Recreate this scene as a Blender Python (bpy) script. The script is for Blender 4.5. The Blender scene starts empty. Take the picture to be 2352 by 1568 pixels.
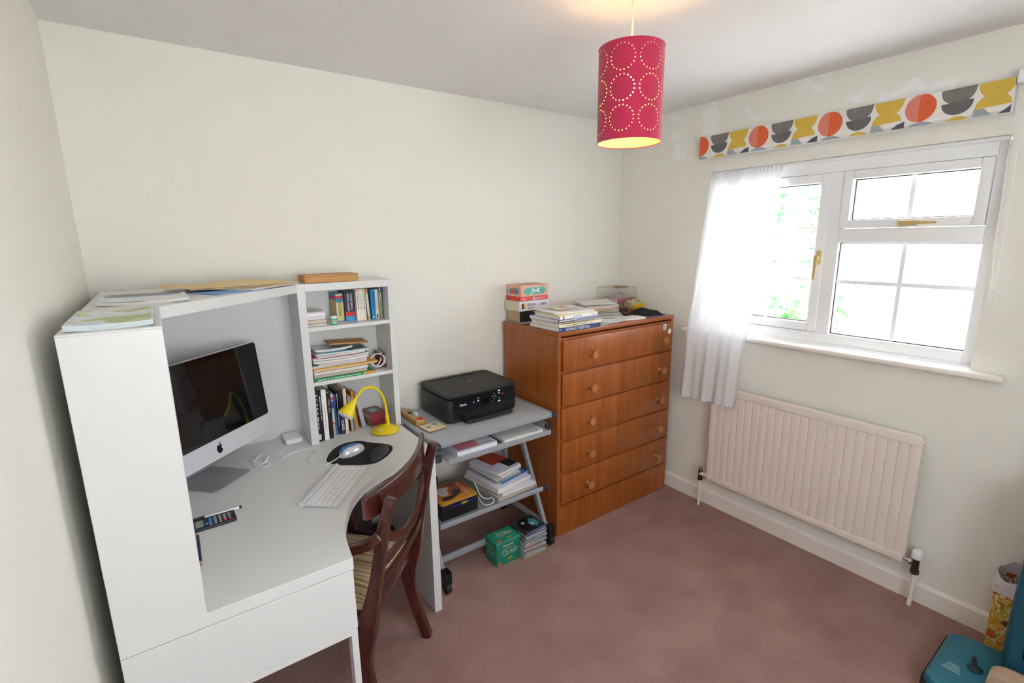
import bpy, bmesh, math, random
from mathutils import Vector, Matrix, Euler
random.seed(7)
PI = math.pi
SC = bpy.context.scene
COL = SC.collection

# ------------------------------------------------------------------ camera
CAM_POS = Vector((-2.5468, -2.3151, 1.5838))
FW = Vector((0.56990514, 0.79609733, -0.2035612))
RT = Vector((0.81161965, -0.58406464, -0.01191824))
UP = Vector((0.12838098, 0.15842201, 0.97898968))
cd = bpy.data.cameras.new('camera')
cam = bpy.data.objects.new('camera', cd)
COL.objects.link(cam)
mw = Matrix((( RT.x, UP.x, -FW.x, CAM_POS.x), (RT.y, UP.y, -FW.y, CAM_POS.y), (RT.z, UP.z, -FW.z, CAM_POS.z), (0, 0, 0, 1)))
cam.matrix_world = mw
cd.sensor_fit = 'HORIZONTAL'; cd.sensor_width = 36.0
cd.lens = 36.0 * 1130.69 / 2352.0
cd.clip_start = 0.02; cd.clip_end = 200
SC.camera = cam

# ------------------------------------------------------------------ world, sun, exposure
WORLD_STRENGTH = 2.2
SUN_STRENGTH = 8.0
EXPOSURE = 2.3
w = bpy.data.worlds.new('sky'); SC.world = w; w.use_nodes = True
wn = w.node_tree.nodes; wl = w.node_tree.links; wn.clear()
wo = wn.new('ShaderNodeOutputWorld'); wb = wn.new('ShaderNodeBackground')
tc = wn.new('ShaderNodeTexCoord'); sx = wn.new('ShaderNodeSeparateXYZ'); cr = wn.new('ShaderNodeValToRGB')
cr.color_ramp.elements[0].position = 0.0; cr.color_ramp.elements[0].color = (0.94, 0.97, 1.0, 1)
cr.color_ramp.elements[1].position = 0.8; cr.color_ramp.elements[1].color = (0.80, 0.89, 1.0, 1)
wl.new(tc.outputs['Generated'], sx.inputs[0]); wl.new(sx.outputs['Z'], cr.inputs[0]); wl.new(cr.outputs[0], wb.inputs[0])
wb.inputs[1].default_value = WORLD_STRENGTH
wl.new(wb.outputs[0], wo.inputs[0])
sd = bpy.data.lights.new('sun', 'SUN'); sd.energy = SUN_STRENGTH; sd.angle = 0.009; sd.color = (1, .98, .95)
so = bpy.data.objects.new('sun', sd); COL.objects.link(so); so.location = (6, 6, 12)
so.rotation_euler = Vector((0.25, -0.6, -0.75)).to_track_quat('-Z', 'Y').to_euler()
SC.cycles.transparent_max_bounces = 32
vs = SC.view_settings
vs.view_transform = 'Standard'; vs.look = 'None'; vs.exposure = EXPOSURE; vs.gamma = 1.0; vs.use_curve_mapping = False

# ------------------------------------------------------------------ materials
def lin(c):
    if isinstance(c, str):
        c = [int(c[i:i+2], 16) / 255 for i in (0, 2, 4)]
    else:
        c = [v / 255 for v in c[:3]]
    return tuple(v / 12.92 if v <= .04045 else ((v + .055) / 1.055) ** 2.4 for v in c) + (1,)
MATS = {}
def M(name, col=None, rough=.5, metal=0, var=.06, vscale=30, bump=0, bscale=200, spec=.5, coat=0, sheen=0, trans=0, emit=0, stretch=None, dist=0, alpha=1):
    if name in MATS: return MATS[name]
    m = bpy.data.materials.new(name); m.use_nodes = True
    nt = m.node_tree; N = nt.nodes; L = nt.links
    p = N['Principled BSDF']
    c = lin(col)
    p.inputs['Base Color'].default_value = c
    p.inputs['Roughness'].default_value = rough; p.inputs['Metallic'].default_value = metal
    p.inputs['Specular IOR Level'].default_value = spec
    p.inputs['Coat Weight'].default_value = coat
    p.inputs['Sheen Weight'].default_value = sheen
    p.inputs['Transmission Weight'].default_value = trans
    p.inputs['Alpha'].default_value = alpha
    if emit:
        p.inputs['Emission Color'].default_value = c; p.inputs['Emission Strength'].default_value = emit
    t = N.new('ShaderNodeTexCoord'); mp = N.new('ShaderNodeMapping')
    L.new(t.outputs['Object'], mp.inputs[0])
    if stretch: mp.inputs['Scale'].default_value = stretch
    if var:
        nz = N.new('ShaderNodeTexNoise'); nz.inputs['Scale'].default_value = vscale; nz.inputs['Detail'].default_value = 4; nz.inputs['Distortion'].default_value = dist
        L.new(mp.outputs[0], nz.inputs['Vector'])
        mx = N.new('ShaderNodeMix'); mx.data_type = 'RGBA'
        L.new(nz.outputs['Fac'], mx.inputs['Factor'])
        mx.inputs['A'].default_value = tuple(v * (1 - var) for v in c[:3]) + (1,)
        mx.inputs['B'].default_value = tuple(min(1, v * (1 + var)) for v in c[:3]) + (1,)
        L.new(mx.outputs['Result'], p.inputs['Base Color'])
    if bump:
        nb = N.new('ShaderNodeTexNoise'); nb.inputs['Scale'].default_value = bscale; nb.inputs['Detail'].default_value = 5; nb.inputs['Distortion'].default_value = dist
        L.new(mp.outputs[0], nb.inputs['Vector'])
        bp = N.new('ShaderNodeBump'); bp.inputs['Strength'].default_value = bump; bp.inputs['Distance'].default_value = .004
        L.new(nb.outputs['Fac'], bp.inputs['Height']); L.new(bp.outputs[0], p.inputs['Normal'])
    MATS[name] = m
    return m
def C(hexcol, rough=.55, **k):
    return M('colour_%s_%d' % (hexcol, int(rough * 100)), hexcol, rough, **k)

def wood(name, a, b, rough=.4, stretch=(14, 14, 1.0), coat=.15):
    m = bpy.data.materials.new(name); m.use_nodes = True
    nt = m.node_tree; N = nt.nodes; L = nt.links; p = N['Principled BSDF']
    t = N.new('ShaderNodeTexCoord'); mp = N.new('ShaderNodeMapping'); mp.inputs['Scale'].default_value = stretch
    L.new(t.outputs['Object'], mp.inputs[0])
    n1 = N.new('ShaderNodeTexNoise'); n1.inputs['Scale'].default_value = 2.2; n1.inputs['Detail'].default_value = 8; n1.inputs['Roughness'].default_value = .62; n1.inputs['Distortion'].default_value = .6
    n2 = N.new('ShaderNodeTexNoise'); n2.inputs['Scale'].default_value = 14; n2.inputs['Detail'].default_value = 3
    L.new(mp.outputs[0], n1.inputs['Vector']); L.new(mp.outputs[0], n2.inputs['Vector'])
    ad = N.new('ShaderNodeMath'); ad.operation = 'MULTIPLY_ADD'; ad.inputs[1].default_value = .35; 
    L.new(n2.outputs['Fac'], ad.inputs[0]); L.new(n1.outputs['Fac'], ad.inputs[2])
    r = N.new('ShaderNodeValToRGB'); r.color_ramp.elements[0].position = .42; r.color_ramp.elements[1].position = .92
    r.color_ramp.elements[0].color = lin(a); r.color_ramp.elements[1].color = lin(b)
    L.new(ad.outputs[0], r.inputs[0]); L.new(r.outputs[0], p.inputs['Base Color'])
    p.inputs['Roughness'].default_value = rough; p.inputs['Coat Weight'].default_value = coat; p.inputs['Coat Roughness'].default_value = .25
    MATS[name] = m
    return m

def wall_mat(name, col, bump=.35, scale=55, patches=False):
    m = bpy.data.materials.new(name); m.use_nodes = True
    nt = m.node_tree; N = nt.nodes; L = nt.links; p = N['Principled BSDF']
    p.inputs['Roughness'].default_value = .75; p.inputs['Specular IOR Level'].default_value = .25
    t = N.new('ShaderNodeTexCoord')
    n1 = N.new('ShaderNodeTexNoise'); n1.inputs['Scale'].default_value = scale; n1.inputs['Detail'].default_value = 6; n1.inputs['Roughness'].default_value = .6; n1.inputs['Distortion'].default_value = 1.6
    n2 = N.new('ShaderNodeTexNoise'); n2.inputs['Scale'].default_value = 3.0; n2.inputs['Detail'].default_value = 3
    L.new(t.outputs['Object'], n1.inputs['Vector']); L.new(t.outputs['Object'], n2.inputs['Vector'])
    b = N.new('ShaderNodeBump'); b.inputs['Strength'].default_value = bump; b.inputs['Distance'].default_value = .003
    L.new(n1.outputs['Fac'], b.inputs['Height']); L.new(b.outputs[0], p.inputs['Normal'])
    c = lin(col)
    mx = N.new('ShaderNodeMix'); mx.data_type = 'RGBA'
    mx.inputs['A'].default_value = tuple(v * .965 for v in c[:3]) + (1,); mx.inputs['B'].default_value = c
    L.new(n2.outputs['Fac'], mx.inputs['Factor'])
    out = mx.outputs['Result']
    if patches:   # filler patches left bare above the blind
        sp = N.new('ShaderNodeSeparateXYZ'); L.new(t.outputs['Object'], sp.inputs[0])
        n3 = N.new('ShaderNodeTexNoise'); n3.inputs['Scale'].default_value = 5.5; n3.inputs['Detail'].default_value = 4
        L.new(t.outputs['Object'], n3.inputs['Vector'])
        g = N.new('ShaderNodeMapRange'); g.inputs['From Min'].default_value = .55; g.inputs['From Max'].default_value = .58
        L.new(n3.outputs['Fac'], g.inputs['Value'])
        h = N.new('ShaderNodeMapRange'); h.inputs['From Min'].default_value = 1.95; h.inputs['From Max'].default_value = 2.05
        L.new(sp.outputs['Z'], h.inputs['Value'])
        mu = N.new('ShaderNodeMath'); mu.operation = 'MULTIPLY'
        L.new(g.outputs[0], mu.inputs[0]); L.new(h.outputs[0], mu.inputs[1])
        m2 = N.new('ShaderNodeMix'); m2.data_type = 'RGBA'; L.new(mu.outputs[0], m2.inputs['Factor']); L.new(out, m2.inputs['A'])
        m2.inputs['B'].default_value = lin('f6f5f3'); out = m2.outputs['Result']
    L.new(out, p.inputs['Base Color'])
    MATS[name] = m
    return m

def stripes(name, cols, axis='X', scale=40, rough=.8):
    m = bpy.data.materials.new(name); m.use_nodes = True
    N = m.node_tree.nodes; L = m.node_tree.links; p = N['Principled BSDF']; p.inputs['Roughness'].default_value = rough
    t = N.new('ShaderNodeTexCoord'); s = N.new('ShaderNodeSeparateXYZ'); L.new(t.outputs['Object'], s.inputs[0])
    ns = N.new('ShaderNodeTexNoise'); ns.noise_dimensions = '1D'; ns.inputs['Scale'].default_value = scale; ns.inputs['Detail'].default_value = 2
    L.new(s.outputs[axis], ns.inputs['W'])
    r = N.new('ShaderNodeValToRGB'); r.color_ramp.interpolation = 'LINEAR'
    e = r.color_ramp.elements
    e[0].position = .3; e[0].color = lin(cols[0]); e[1].position = .7; e[1].color = lin(cols[-1])
    for i, c in enumerate(cols[1:-1]):
        k = e.new(.3 + .4 * (i + 1) / (len(cols) - 1)); k.color = lin(c)
    L.new(ns.outputs['Fac'], r.inputs[0]); L.new(r.outputs[0], p.inputs['Base Color'])
    MATS[name] = m
    return m

def blotch(name, cols, scale=12, rough=.5, const=True):
    m = bpy.data.materials.new(name); m.use_nodes = True
    N = m.node_tree.nodes; L = m.node_tree.links; p = N['Principled BSDF']; p.inputs['Roughness'].default_value = rough
    t = N.new('ShaderNodeTexCoord'); ns = N.new('ShaderNodeTexNoise'); ns.inputs['Scale'].default_value = scale; ns.inputs['Detail'].default_value = 2
    L.new(t.outputs['Object'], ns.inputs['Vector'])
    r = N.new('ShaderNodeValToRGB'); r.color_ramp.interpolation = 'CONSTANT' if const else 'LINEAR'
    e = r.color_ramp.elements; n = len(cols)
    e[0].position = 0; e[0].color = lin(cols[0]); e[1].position = .36 + .28 * (n - 1) / n; e[1].color = lin(cols[-1])
    for i in range(1, n - 1):
        k = e.new(.36 + .28 * i / n); k.color = lin(cols[i])
    L.new(ns.outputs['Fac'], r.inputs[0]); L.new(r.outputs[0], p.inputs['Base Color'])
    MATS[name] = m
    return m

WALL = wall_mat('cream_textured_wallpaper', 'f2f0e6', .4)
WALLR = wall_mat('cream_wallpaper_with_filler', 'f2f0e6', .4, patches=True)
CEIL = wall_mat('ceiling_artex', 'f0eeee', .5, 120)
GLOSSW = M('cream_gloss_paint', 'f3ece4', .35, var=.02, vscale=6)
UPVC = M('white_upvc', 'f4f4f5', .3, var=.01)
WHITEL = M('white_laminate', 'dfdfdd', .32, var=.012, vscale=8)
def carpet():
    m = bpy.data.materials.new('pink_brown_carpet'); m.use_nodes = True
    N = m.node_tree.nodes; L = m.node_tree.links; p = N['Principled BSDF']
    p.inputs['Roughness'].default_value = .95; p.inputs['Specular IOR Level'].default_value = .1; p.inputs['Sheen Weight'].default_value = .2
    t = N.new('ShaderNodeTexCoord')
    def nz(sc, det):
        n = N.new('ShaderNodeTexNoise'); n.inputs['Scale'].default_value = sc; n.inputs['Detail'].default_value = det; L.new(t.outputs['Object'], n.inputs['Vector']); return n
    a, b, c = nz(5, 5), nz(160, 3), nz(700, 2)
    m1 = N.new('ShaderNodeMath'); m1.operation = 'MULTIPLY_ADD'; m1.inputs[1].default_value = .55; L.new(b.outputs['Fac'], m1.inputs[0]); L.new(a.outputs['Fac'], m1.inputs[2])
    r = N.new('ShaderNodeValToRGB'); r.color_ramp.elements[0].position = .5; r.color_ramp.elements[1].position = 1.05
    r.color_ramp.elements[0].color = lin('9d7168'); r.color_ramp.elements[1].color = lin('b28b81')
    L.new(m1.outputs[0], r.inputs[0]); L.new(r.outputs[0], p.inputs['Base Color'])
    bu = N.new('ShaderNodeBump'); bu.inputs['Strength'].default_value = .8; bu.inputs['Distance'].default_value = .004
    L.new(c.outputs['Fac'], bu.inputs['Height']); L.new(bu.outputs[0], p.inputs['Normal'])
    return m
CARPET = carpet()
TEAK = wood('teak_veneer', '864416', 'b06228', .36, (16, 16, .9))
TEAKD = wood('teak_veneer_knob', '98562e', 'cc8c5c', .25, (10, 10, 3))
MAHOG = wood('mahogany', '2a0f08', '54221a', .25, (8, 8, 2.5), .5)
GREYM = M('grey_metal', 'a2a7ae', .42, .2, var=.03)
GREYP = M('grey_board', 'b2b8bc', .5, var=.03)
BLACKP = M('black_plastic', '1b1c20', .42, var=.04, bump=.05, bscale=900)
BLACKG = M('black_gloss', '0a0b0e', .08, var=0)
ALU = M('brushed_aluminium', 'd9dbe0', .35, .3, var=.02)
ALUD = M('stand_aluminium', 'a8aaad', .4, .45, var=.02)
WHITEP = M('white_plastic', 'f2f2f2', .35, var=.01)
PAPER = M('paper_white', 'eeedec', .8, var=.02)
PAGES = M('page_edges', 'dcd3be', .85, var=.08, vscale=5, stretch=(300, 1, 1))
PAGESW = M('page_edges_white', 'e4e0d6', .85, var=.05, vscale=5, stretch=(300, 1, 1))
PAGEST = M('page_edges_tan', 'bda684', .85, var=.06, vscale=5, stretch=(300, 1, 1))
YEL = M('yellow_plastic', 'f0d40a', .35, var=.02)
BRASS = M('polished_brass', 'd2bd84', .28, .6, var=.05)
CHROME = M('chrome', 'b8b8b8', .15, .95, var=0)
KRAFT = M('kraft_card', 'c6955c', .75, var=.06)
MANILA = M('manila_paper', 'ecd09c', .7, var=.05)
BLACKF = M('black_cloth', '15161a', .9, var=.1, bump=.3, bscale=500)

# glass: a thin clear pane
def glass_mat(name, tint=(1, 1, 1, 1), gl=.07):
    m = bpy.data.materials.new(name); m.use_nodes = True
    N = m.node_tree.nodes; L = m.node_tree.links; N.clear()
    o = N.new('ShaderNodeOutputMaterial'); mx = N.new('ShaderNodeMixShader'); tr = N.new('ShaderNodeBsdfTransparent'); g = N.new('ShaderNodeBsdfGlossy')
    lw = N.new('ShaderNodeLayerWeight'); lw.inputs[0].default_value = .5
    pw = N.new('ShaderNodeMath'); pw.operation = 'POWER'; pw.inputs[1].default_value = 5; L.new(lw.outputs['Facing'], pw.inputs[0])
    fr = N.new('ShaderNodeMath'); fr.operation = 'MULTIPLY_ADD'; fr.inputs[1].default_value = .6; fr.inputs[2].default_value = .02; L.new(pw.outputs[0], fr.inputs[0])
    tr.inputs[0].default_value = tint; g.inputs['Roughness'].default_value = .02
    L.new(fr.outputs[0], mx.inputs[0]); L.new(tr.outputs[0], mx.inputs[1]); L.new(g.outputs[0], mx.inputs[2]); L.new(mx.outputs[0], o.inputs[0])
    MATS[name] = m
    return m
GLASS = glass_mat('window_glass')
ACRYL = glass_mat('clear_acrylic', (.985, .985, .98, 1))

def sheer_mat():
    m = bpy.data.materials.new('sheer_white_voile'); m.use_nodes = True
    N = m.node_tree.nodes; L = m.node_tree.links; N.clear()
    o = N.new('ShaderNodeOutputMaterial'); a = N.new('ShaderNodeMixShader'); b = N.new('ShaderNodeMixShader')
    d = N.new('ShaderNodeBsdfDiffuse'); t = N.new('ShaderNodeBsdfTranslucent'); tr = N.new('ShaderNodeBsdfTransparent')
    d.inputs[0].default_value = (.95, .95, .97, 1); t.inputs[0].default_value = (.9, .9, .94, 1)
    tcn = N.new('ShaderNodeTexCoord'); wv = N.new('ShaderNodeTexNoise'); wv.inputs['Scale'].default_value = 400
    L.new(tcn.outputs['Object'], wv.inputs['Vector'])
    mr = N.new('ShaderNodeMapRange'); mr.inputs['To Min'].default_value = .1; mr.inputs['To Max'].default_value = .26
    L.new(wv.outputs['Fac'], mr.inputs['Value'])
    a.inputs[0].default_value = .36
    L.new(d.outputs[0], a.inputs[1]); L.new(t.outputs[0], a.inputs[2])
    L.new(mr.outputs[0], b.inputs[0]); L.new(a.outputs[0], b.inputs[1]); L.new(tr.outputs[0], b.inputs[2]); L.new(b.outputs[0], o.inputs[0])
    return m
SHEER = sheer_mat()
SHEERT = None

# ------------------------------------------------------------------ geometry helpers
def V(*a): return Vector(a)
class G:
    def __init__(s): s.bm = bmesh.new()
    def _f(s, vs):
        try: return s.bm.faces.new(vs)
        except ValueError: return None
    def box(s, x0, x1, y0, y1, z0, z1):
        v = [s.bm.verts.new(p) for p in ((x0,y0,z0),(x1,y0,z0),(x1,y1,z0),(x0,y1,z0),(x0,y0,z1),(x1,y0,z1),(x1,y1,z1),(x0,y1,z1))]
        for q in ((3,2,1,0),(4,5,6,7),(0,1,5,4),(1,2,6,5),(2,3,7,6),(3,0,4,7)): s._f([v[i] for i in q])
        return s
    def prism(s, pts, a, b, axis='z', o=(0,0,0)):
        def P(p, h):
            if axis == 'z': q = (p[0], p[1], h)
            elif axis == 'y': q = (p[0], h, p[1])
            else: q = (h, p[0], p[1])
            return (q[0]+o[0], q[1]+o[1], q[2]+o[2])
        A = [s.bm.verts.new(P(p, a)) for p in pts]; B = [s.bm.verts.new(P(p, b)) for p in pts]
        s._f(A[::-1]); s._f(B); n = len(pts)
        for i in range(n): s._f([A[i], A[(i+1)%n], B[(i+1)%n], B[i]])
        return s
    def patch(s, pts, o, u, v, th=.0005):
        o, u, v = Vector(o), Vector(u), Vector(v); n = u.cross(v).normalized()
        A = [s.bm.verts.new(o + u*p[0] + v*p[1]) for p in pts]; B = [s.bm.verts.new(o + u*p[0] + v*p[1] + n*th) for p in pts]
        s._f(A[::-1]); s._f(B); k = len(pts)
        for i in range(k): s._f([A[i], A[(i+1)%k], B[(i+1)%k], B[i]])
        return s
    def cyl(s, p0, p1, r0, r1=None, seg=20, caps=True):
        r1 = r0 if r1 is None else r1
        p0, p1 = Vector(p0), Vector(p1); t = (p1-p0).normalized()
        a = t.cross(V(0,0,1) if abs(t.z) < .9 else V(1,0,0)).normalized(); b = t.cross(a)
        A = [s.bm.verts.new(p0 + (a*math.cos(2*PI*i/seg) + b*math.sin(2*PI*i/seg))*r0) for i in range(seg)]
        B = [s.bm.verts.new(p1 + (a*math.cos(2*PI*i/seg) + b*math.sin(2*PI*i/seg))*r1) for i in range(seg)]
        for i in range(seg): s._f([A[i], A[(i+1)%seg], B[(i+1)%seg], B[i]][::-1])
        if caps: s._f(A); s._f(B[::-1])
        return s
    def lathe(s, prof, c=(0,0,0), seg=28, axis=None):
        c = Vector(c); ax = Vector(axis).normalized() if axis else V(0,0,1)
        a = ax.cross(V(0,1,0) if abs(ax.y) < .9 else V(1,0,0)).normalized(); b = ax.cross(a)
        R = []
        for r, z in prof:
            if r < 1e-6: R.append([s.bm.verts.new(c + ax*z)])
            else: R.append([s.bm.verts.new(c + ax*z + (a*math.cos(2*PI*i/seg) + b*math.sin(2*PI*i/seg))*r) for i in range(seg)])
        for A, B in zip(R, R[1:]):
            for i in range(seg):
                j = (i+1) % seg
                q = [A[i % len(A)], A[j % len(A)], B[j % len(B)], B[i % len(B)]]
                u = []
                for x in q:
                    if x not in u: u.append(x)
                if len(u) > 2: s._f(u)
        if len(R[0]) > 1: s._f(R[0][::-1])
        if len(R[-1]) > 1: s._f(R[-1])
        return s
    def tube(s, path, r, seg=8, closed=False):
        P = [Vector(p) for p in path]; n = len(P); rings = []
        up = V(.13, .37, .92).normalized()
        for i in range(n):
            t = (P[(i+1) % n if closed else min(i+1, n-1)] - P[(i-1) % n if closed else max(i-1, 0)])
            t = t.normalized() if t.length > 1e-9 else V(0,0,1)
            a = t.cross(up)
            if a.length < 1e-3: a = t.cross(V(1,0,0))
            a.normalize(); b = t.cross(a)
            rr = r[i] if isinstance(r, (list, tuple)) else r
            rings.append([s.bm.verts.new(P[i] + (a*math.cos(2*PI*k/seg) + b*math.sin(2*PI*k/seg))*rr) for k in range(seg)])
        m = n if closed else n-1
        for i in range(m):
            A, B = rings[i], rings[(i+1) % n]
            for k in range(seg): s._f([A[k], A[(k+1)%seg], B[(k+1)%seg], B[k]])
        if not closed: s._f(rings[0][::-1]); s._f(rings[-1])
        return s
    def sweep(s, path, side, w, h):
        P = [Vector(p) for p in path]; n = len(P); rings = []; side = Vector(side).normalized()
        for i in range(n):
            t = (P[min(i+1, n-1)] - P[max(i-1, 0)]).normalized()
            sd_ = (side - t*side.dot(t)).normalized(); nn = t.cross(sd_)
            ww = (w[i] if isinstance(w, (list, tuple)) else w)/2; hh = (h[i] if isinstance(h, (list, tuple)) else h)/2
            rings.append([s.bm.verts.new(P[i] + sd_*a*ww + nn*b*hh) for a, b in ((-1,-1),(1,-1),(1,1),(-1,1))])
        for A, B in zip(rings, rings[1:]):
            for k in range(4): s._f([A[k], A[(k+1)%4], B[(k+1)%4], B[k]])
        s._f(rings[0][::-1]); s._f(rings[-1])
        return s
    def grid(s, fn, nu, nv, th=None):
        """fn(u,v)->point; th: offset vector for a closed slab"""
        def layer(off):
            return [[s.bm.verts.new(Vector(fn(i/nu, j/nv)) + off) for i in range(nu+1)] for j in range(nv+1)]
        A = layer(V(0,0,0))
        for j in range(nv):
            for i in range(nu): s._f([A[j][i], A[j][i+1], A[j+1][i+1], A[j+1][i]])
        if th is not None:
            B = layer(Vector(th))
            for j in range(nv):
                for i in range(nu): s._f([B[j][i], B[j+1][i], B[j+1][i+1], B[j][i+1]])
            for i in range(nu):
                s._f([A[0][i+1], A[0][i], B[0][i], B[0][i+1]]); s._f([A[nv][i], A[nv][i+1], B[nv][i+1], B[nv][i]])
            for j in range(nv):
                s._f([A[j][0], A[j+1][0], B[j+1][0], B[j][0]]); s._f([A[j+1][nu], A[j][nu], B[j][nu], B[j+1][nu]])
        return s
    def ball(s, c, r, seg=16, scale=(1,1,1)):
        bmesh.ops.create_uvsphere(s.bm, u_segments=seg, v_segments=max(6, seg//2), radius=1, matrix=Matrix.Translation(Vector(c)) @ Matrix.Diagonal((r*scale[0], r*scale[1], r*scale[2], 1)))
        return s
    def bevel(s, wd, seg=2, ang=30):
        s.bm.normal_update()
        E = [e for e in s.bm.edges if len(e.link_faces) == 2 and e.calc_face_angle(0) > math.radians(ang)]
        bmesh.ops.bevel(s.bm, geom=E, offset=wd, segments=seg, profile=.5, affect='EDGES', clamp_overlap=True)
        return s
    def mesh(s, name, mat, smooth=True, off=None):
        bmesh.ops.recalc_face_normals(s.bm, faces=s.bm.faces)
        if off is not None: bmesh.ops.translate(s.bm, verts=s.bm.verts, vec=-Vector(off))
        me = bpy.data.meshes.new(name); s.bm.to_mesh(me); s.bm.free()
        me.materials.append(mat)
        if smooth:
            for p in me.polygons: p.use_smooth = True
            me.set_sharp_from_angle(angle=math.radians(35))
        return me
LOCAL = set()
def link(name, me, parent=None, loc=(0,0,0), rot=(0,0,0)):
    o = bpy.data.objects.new(name, me); COL.objects.link(o); o.location = loc; o.rotation_euler = rot
    if parent is not None: o.parent = parent
    return o
ROOTLOC = {}
def thing(name, label, cat, loc=(0,0,0), rz=0, group=None, rot=None, local=False):
    o = bpy.data.objects.new(name, None); COL.objects.link(o); o.empty_display_size = .05
    o.location = loc; o.rotation_euler = rot if rot else (0,0,rz)
    o['label'] = label; o['category'] = cat
    if group: o['group'] = group
    if rz or rot or local: LOCAL.add(o)
    ROOTLOC[o] = Vector(loc)
    return o
def part(g, name, mat, root, parent=None, smooth=True, label=None):
    """root decides the frame (world coordinates unless the root is rotated); parent may be a part of it"""
    off = None if root in LOCAL else ROOTLOC[root]
    o = link(name, g.mesh(name, mat, smooth, off), parent or root)
    if label: o['label'] = label
    return o
def single(g, name, label, cat, mat, group=None, smooth=True, rz=0):
    vs_ = [v.co for v in g.bm.verts]
    c = V((min(v.x for v in vs_)+max(v.x for v in vs_))/2, (min(v.y for v in vs_)+max(v.y for v in vs_))/2, min(v.z for v in vs_))
    o = link(name, g.mesh(name, mat, smooth, c), None, c)
    o['label'] = label; o['category'] = cat
    if group: o['group'] = group
    return o
def struct(g, name, mat, parent=None, smooth=False, label=None, cat=None):
    o = link(name, g.mesh(name, mat, smooth), parent)
    if parent is None: o['kind'] = 'structure'
    if label: o['label'] = label
    if cat: o['category'] = cat
    return o

TCACHE = {}
def text_mesh(txt, width=None, height=None, bold=0):
    """flat lettering in the XY plane, centred, reading +x, facing +z"""
    cu = bpy.data.curves.new('lettering', 'FONT'); cu.body = txt; cu.align_x = 'CENTER'; cu.align_y = 'CENTER'; cu.resolution_u = 2; cu.offset = bold
    o = bpy.data.objects.new('lettering_tmp', cu); COL.objects.link(o)
    dg = bpy.context.evaluated_depsgraph_get()
    me = bpy.data.meshes.new_from_object(o.evaluated_get(dg)); bpy.data.objects.remove(o); bpy.data.curves.remove(cu)
    xs = [v.co.x for v in me.vertices]; ys = [v.co.y for v in me.vertices]
    if not xs: return me
    cx, cy = (min(xs)+max(xs))/2, (min(ys)+max(ys))/2; W_, H_ = max(xs)-min(xs), max(ys)-min(ys)
    fx = width/W_ if width else None; fy = height/H_ if height else None
    fx = fx or fy; fy = fy or fx
    for v in me.vertices: v.co = ((v.co.x-cx)*fx, (v.co.y-cy)*fy, 0)
    return me
def lettering(txt, mat, parent, o, u, v, width=None, height=None, bold=0, name='lettering'):
    """o: centre, u: reading direction, v: letter-up direction (parent space)"""
    me = text_mesh(txt, width, height, bold)
    u, v = Vector(u).normalized(), Vector(v).normalized(); n = u.cross(v); o = Vector(o) + n*.0008
    for vt in me.vertices: vt.co = o + u*vt.co.x + v*vt.co.y
    me.materials.clear(); me.materials.append(mat)
    return link(name, me, parent)

def rrect(w_, h_, r, n=5, cx=0, cy=0):
    P = []
    for (sx_, sy_, a0) in ((1,1,0),(-1,1,90),(-1,-1,180),(1,-1,270)):
        for i in range(n+1):
            a = math.radians(a0 + 90*i/n); P.append((cx+sx_*(w_/2-r)+r*math.cos(a), cy+sy_*(h_/2-r)+r*math.sin(a)))
    return P
def circ(r, n=20, cx=0, cy=0, sx_=1, sy_=1): return [(cx+r*sx_*math.cos(2*PI*i/n), cy+r*sy_*math.sin(2*PI*i/n)) for i in range(n)]
def catmull(P, k=8):
    P = [Vector(p) for p in P]; Q = [P[0]*2-P[1]] + P + [P[-1]*2-P[-2]]; out = []
    for i in range(1, len(Q)-2):
        a, b, c, d = Q[i-1], Q[i], Q[i+1], Q[i+2]
        for j in range(k):
            t = j/k; out.append(.5*((2*b)+(c-a)*t+(2*a-5*b+4*c-d)*t*t+(3*b-a-3*c+d)*t**3))
    out.append(P[-1]); return out
def lerp(a, b, t): return a+(b-a)*t

# ================================================================== THE ROOM
RX0, RX1, RY0, RY1, RH = -2.75, 0.0, -3.10, 0.0, 2.293
WY0, WY1, WZ0, WZ1 = -1.845, -0.652, 1.035, 1.93       # window opening
struct(G().box(RX0-.1, RX1+.22, RY0-.1, RY1+.1, -.12, 0), 'floor', CARPET)
struct(G().box(RX0-.1, RX1+.22, RY0-.1, RY1+.1, RH, RH+.12), 'ceiling', CEIL)
struct(G().box(RX0-.1, RX1+.22, RY1, RY1+.1, 0, RH), 'wall_back', WALL)
struct(G().box(RX0-.1, RX0, RY0, RY1, 0, RH), 'wall_left', WALL)
W2 = (-2.6, -1.35, 1.0, 1.95)      # opening for the unseen window added behind the camera to light the room
g = G()
g.box(RX0-.1, RX1+.22, RY0-.1, RY0, 0, W2[2]); g.box(RX0-.1, RX1+.22, RY0-.1, RY0, W2[3], RH)
g.box(RX0-.1, W2[0], RY0-.1, RY0, W2[2], W2[3]); g.box(W2[1], RX1+.22, RY0-.1, RY0, W2[2], W2[3])
struct(g, 'wall_front', WALL)
g = G(); TH = .22
g.box(0, TH, RY0, RY1, 0, WZ0); g.box(0, TH, RY0, RY1, WZ1, RH)
g.box(0, TH, WY1, RY1, WZ0, WZ1); g.box(0, TH, RY0, WY0, WZ0, WZ1)
struct(g, 'wall_right', WALLR)
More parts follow.
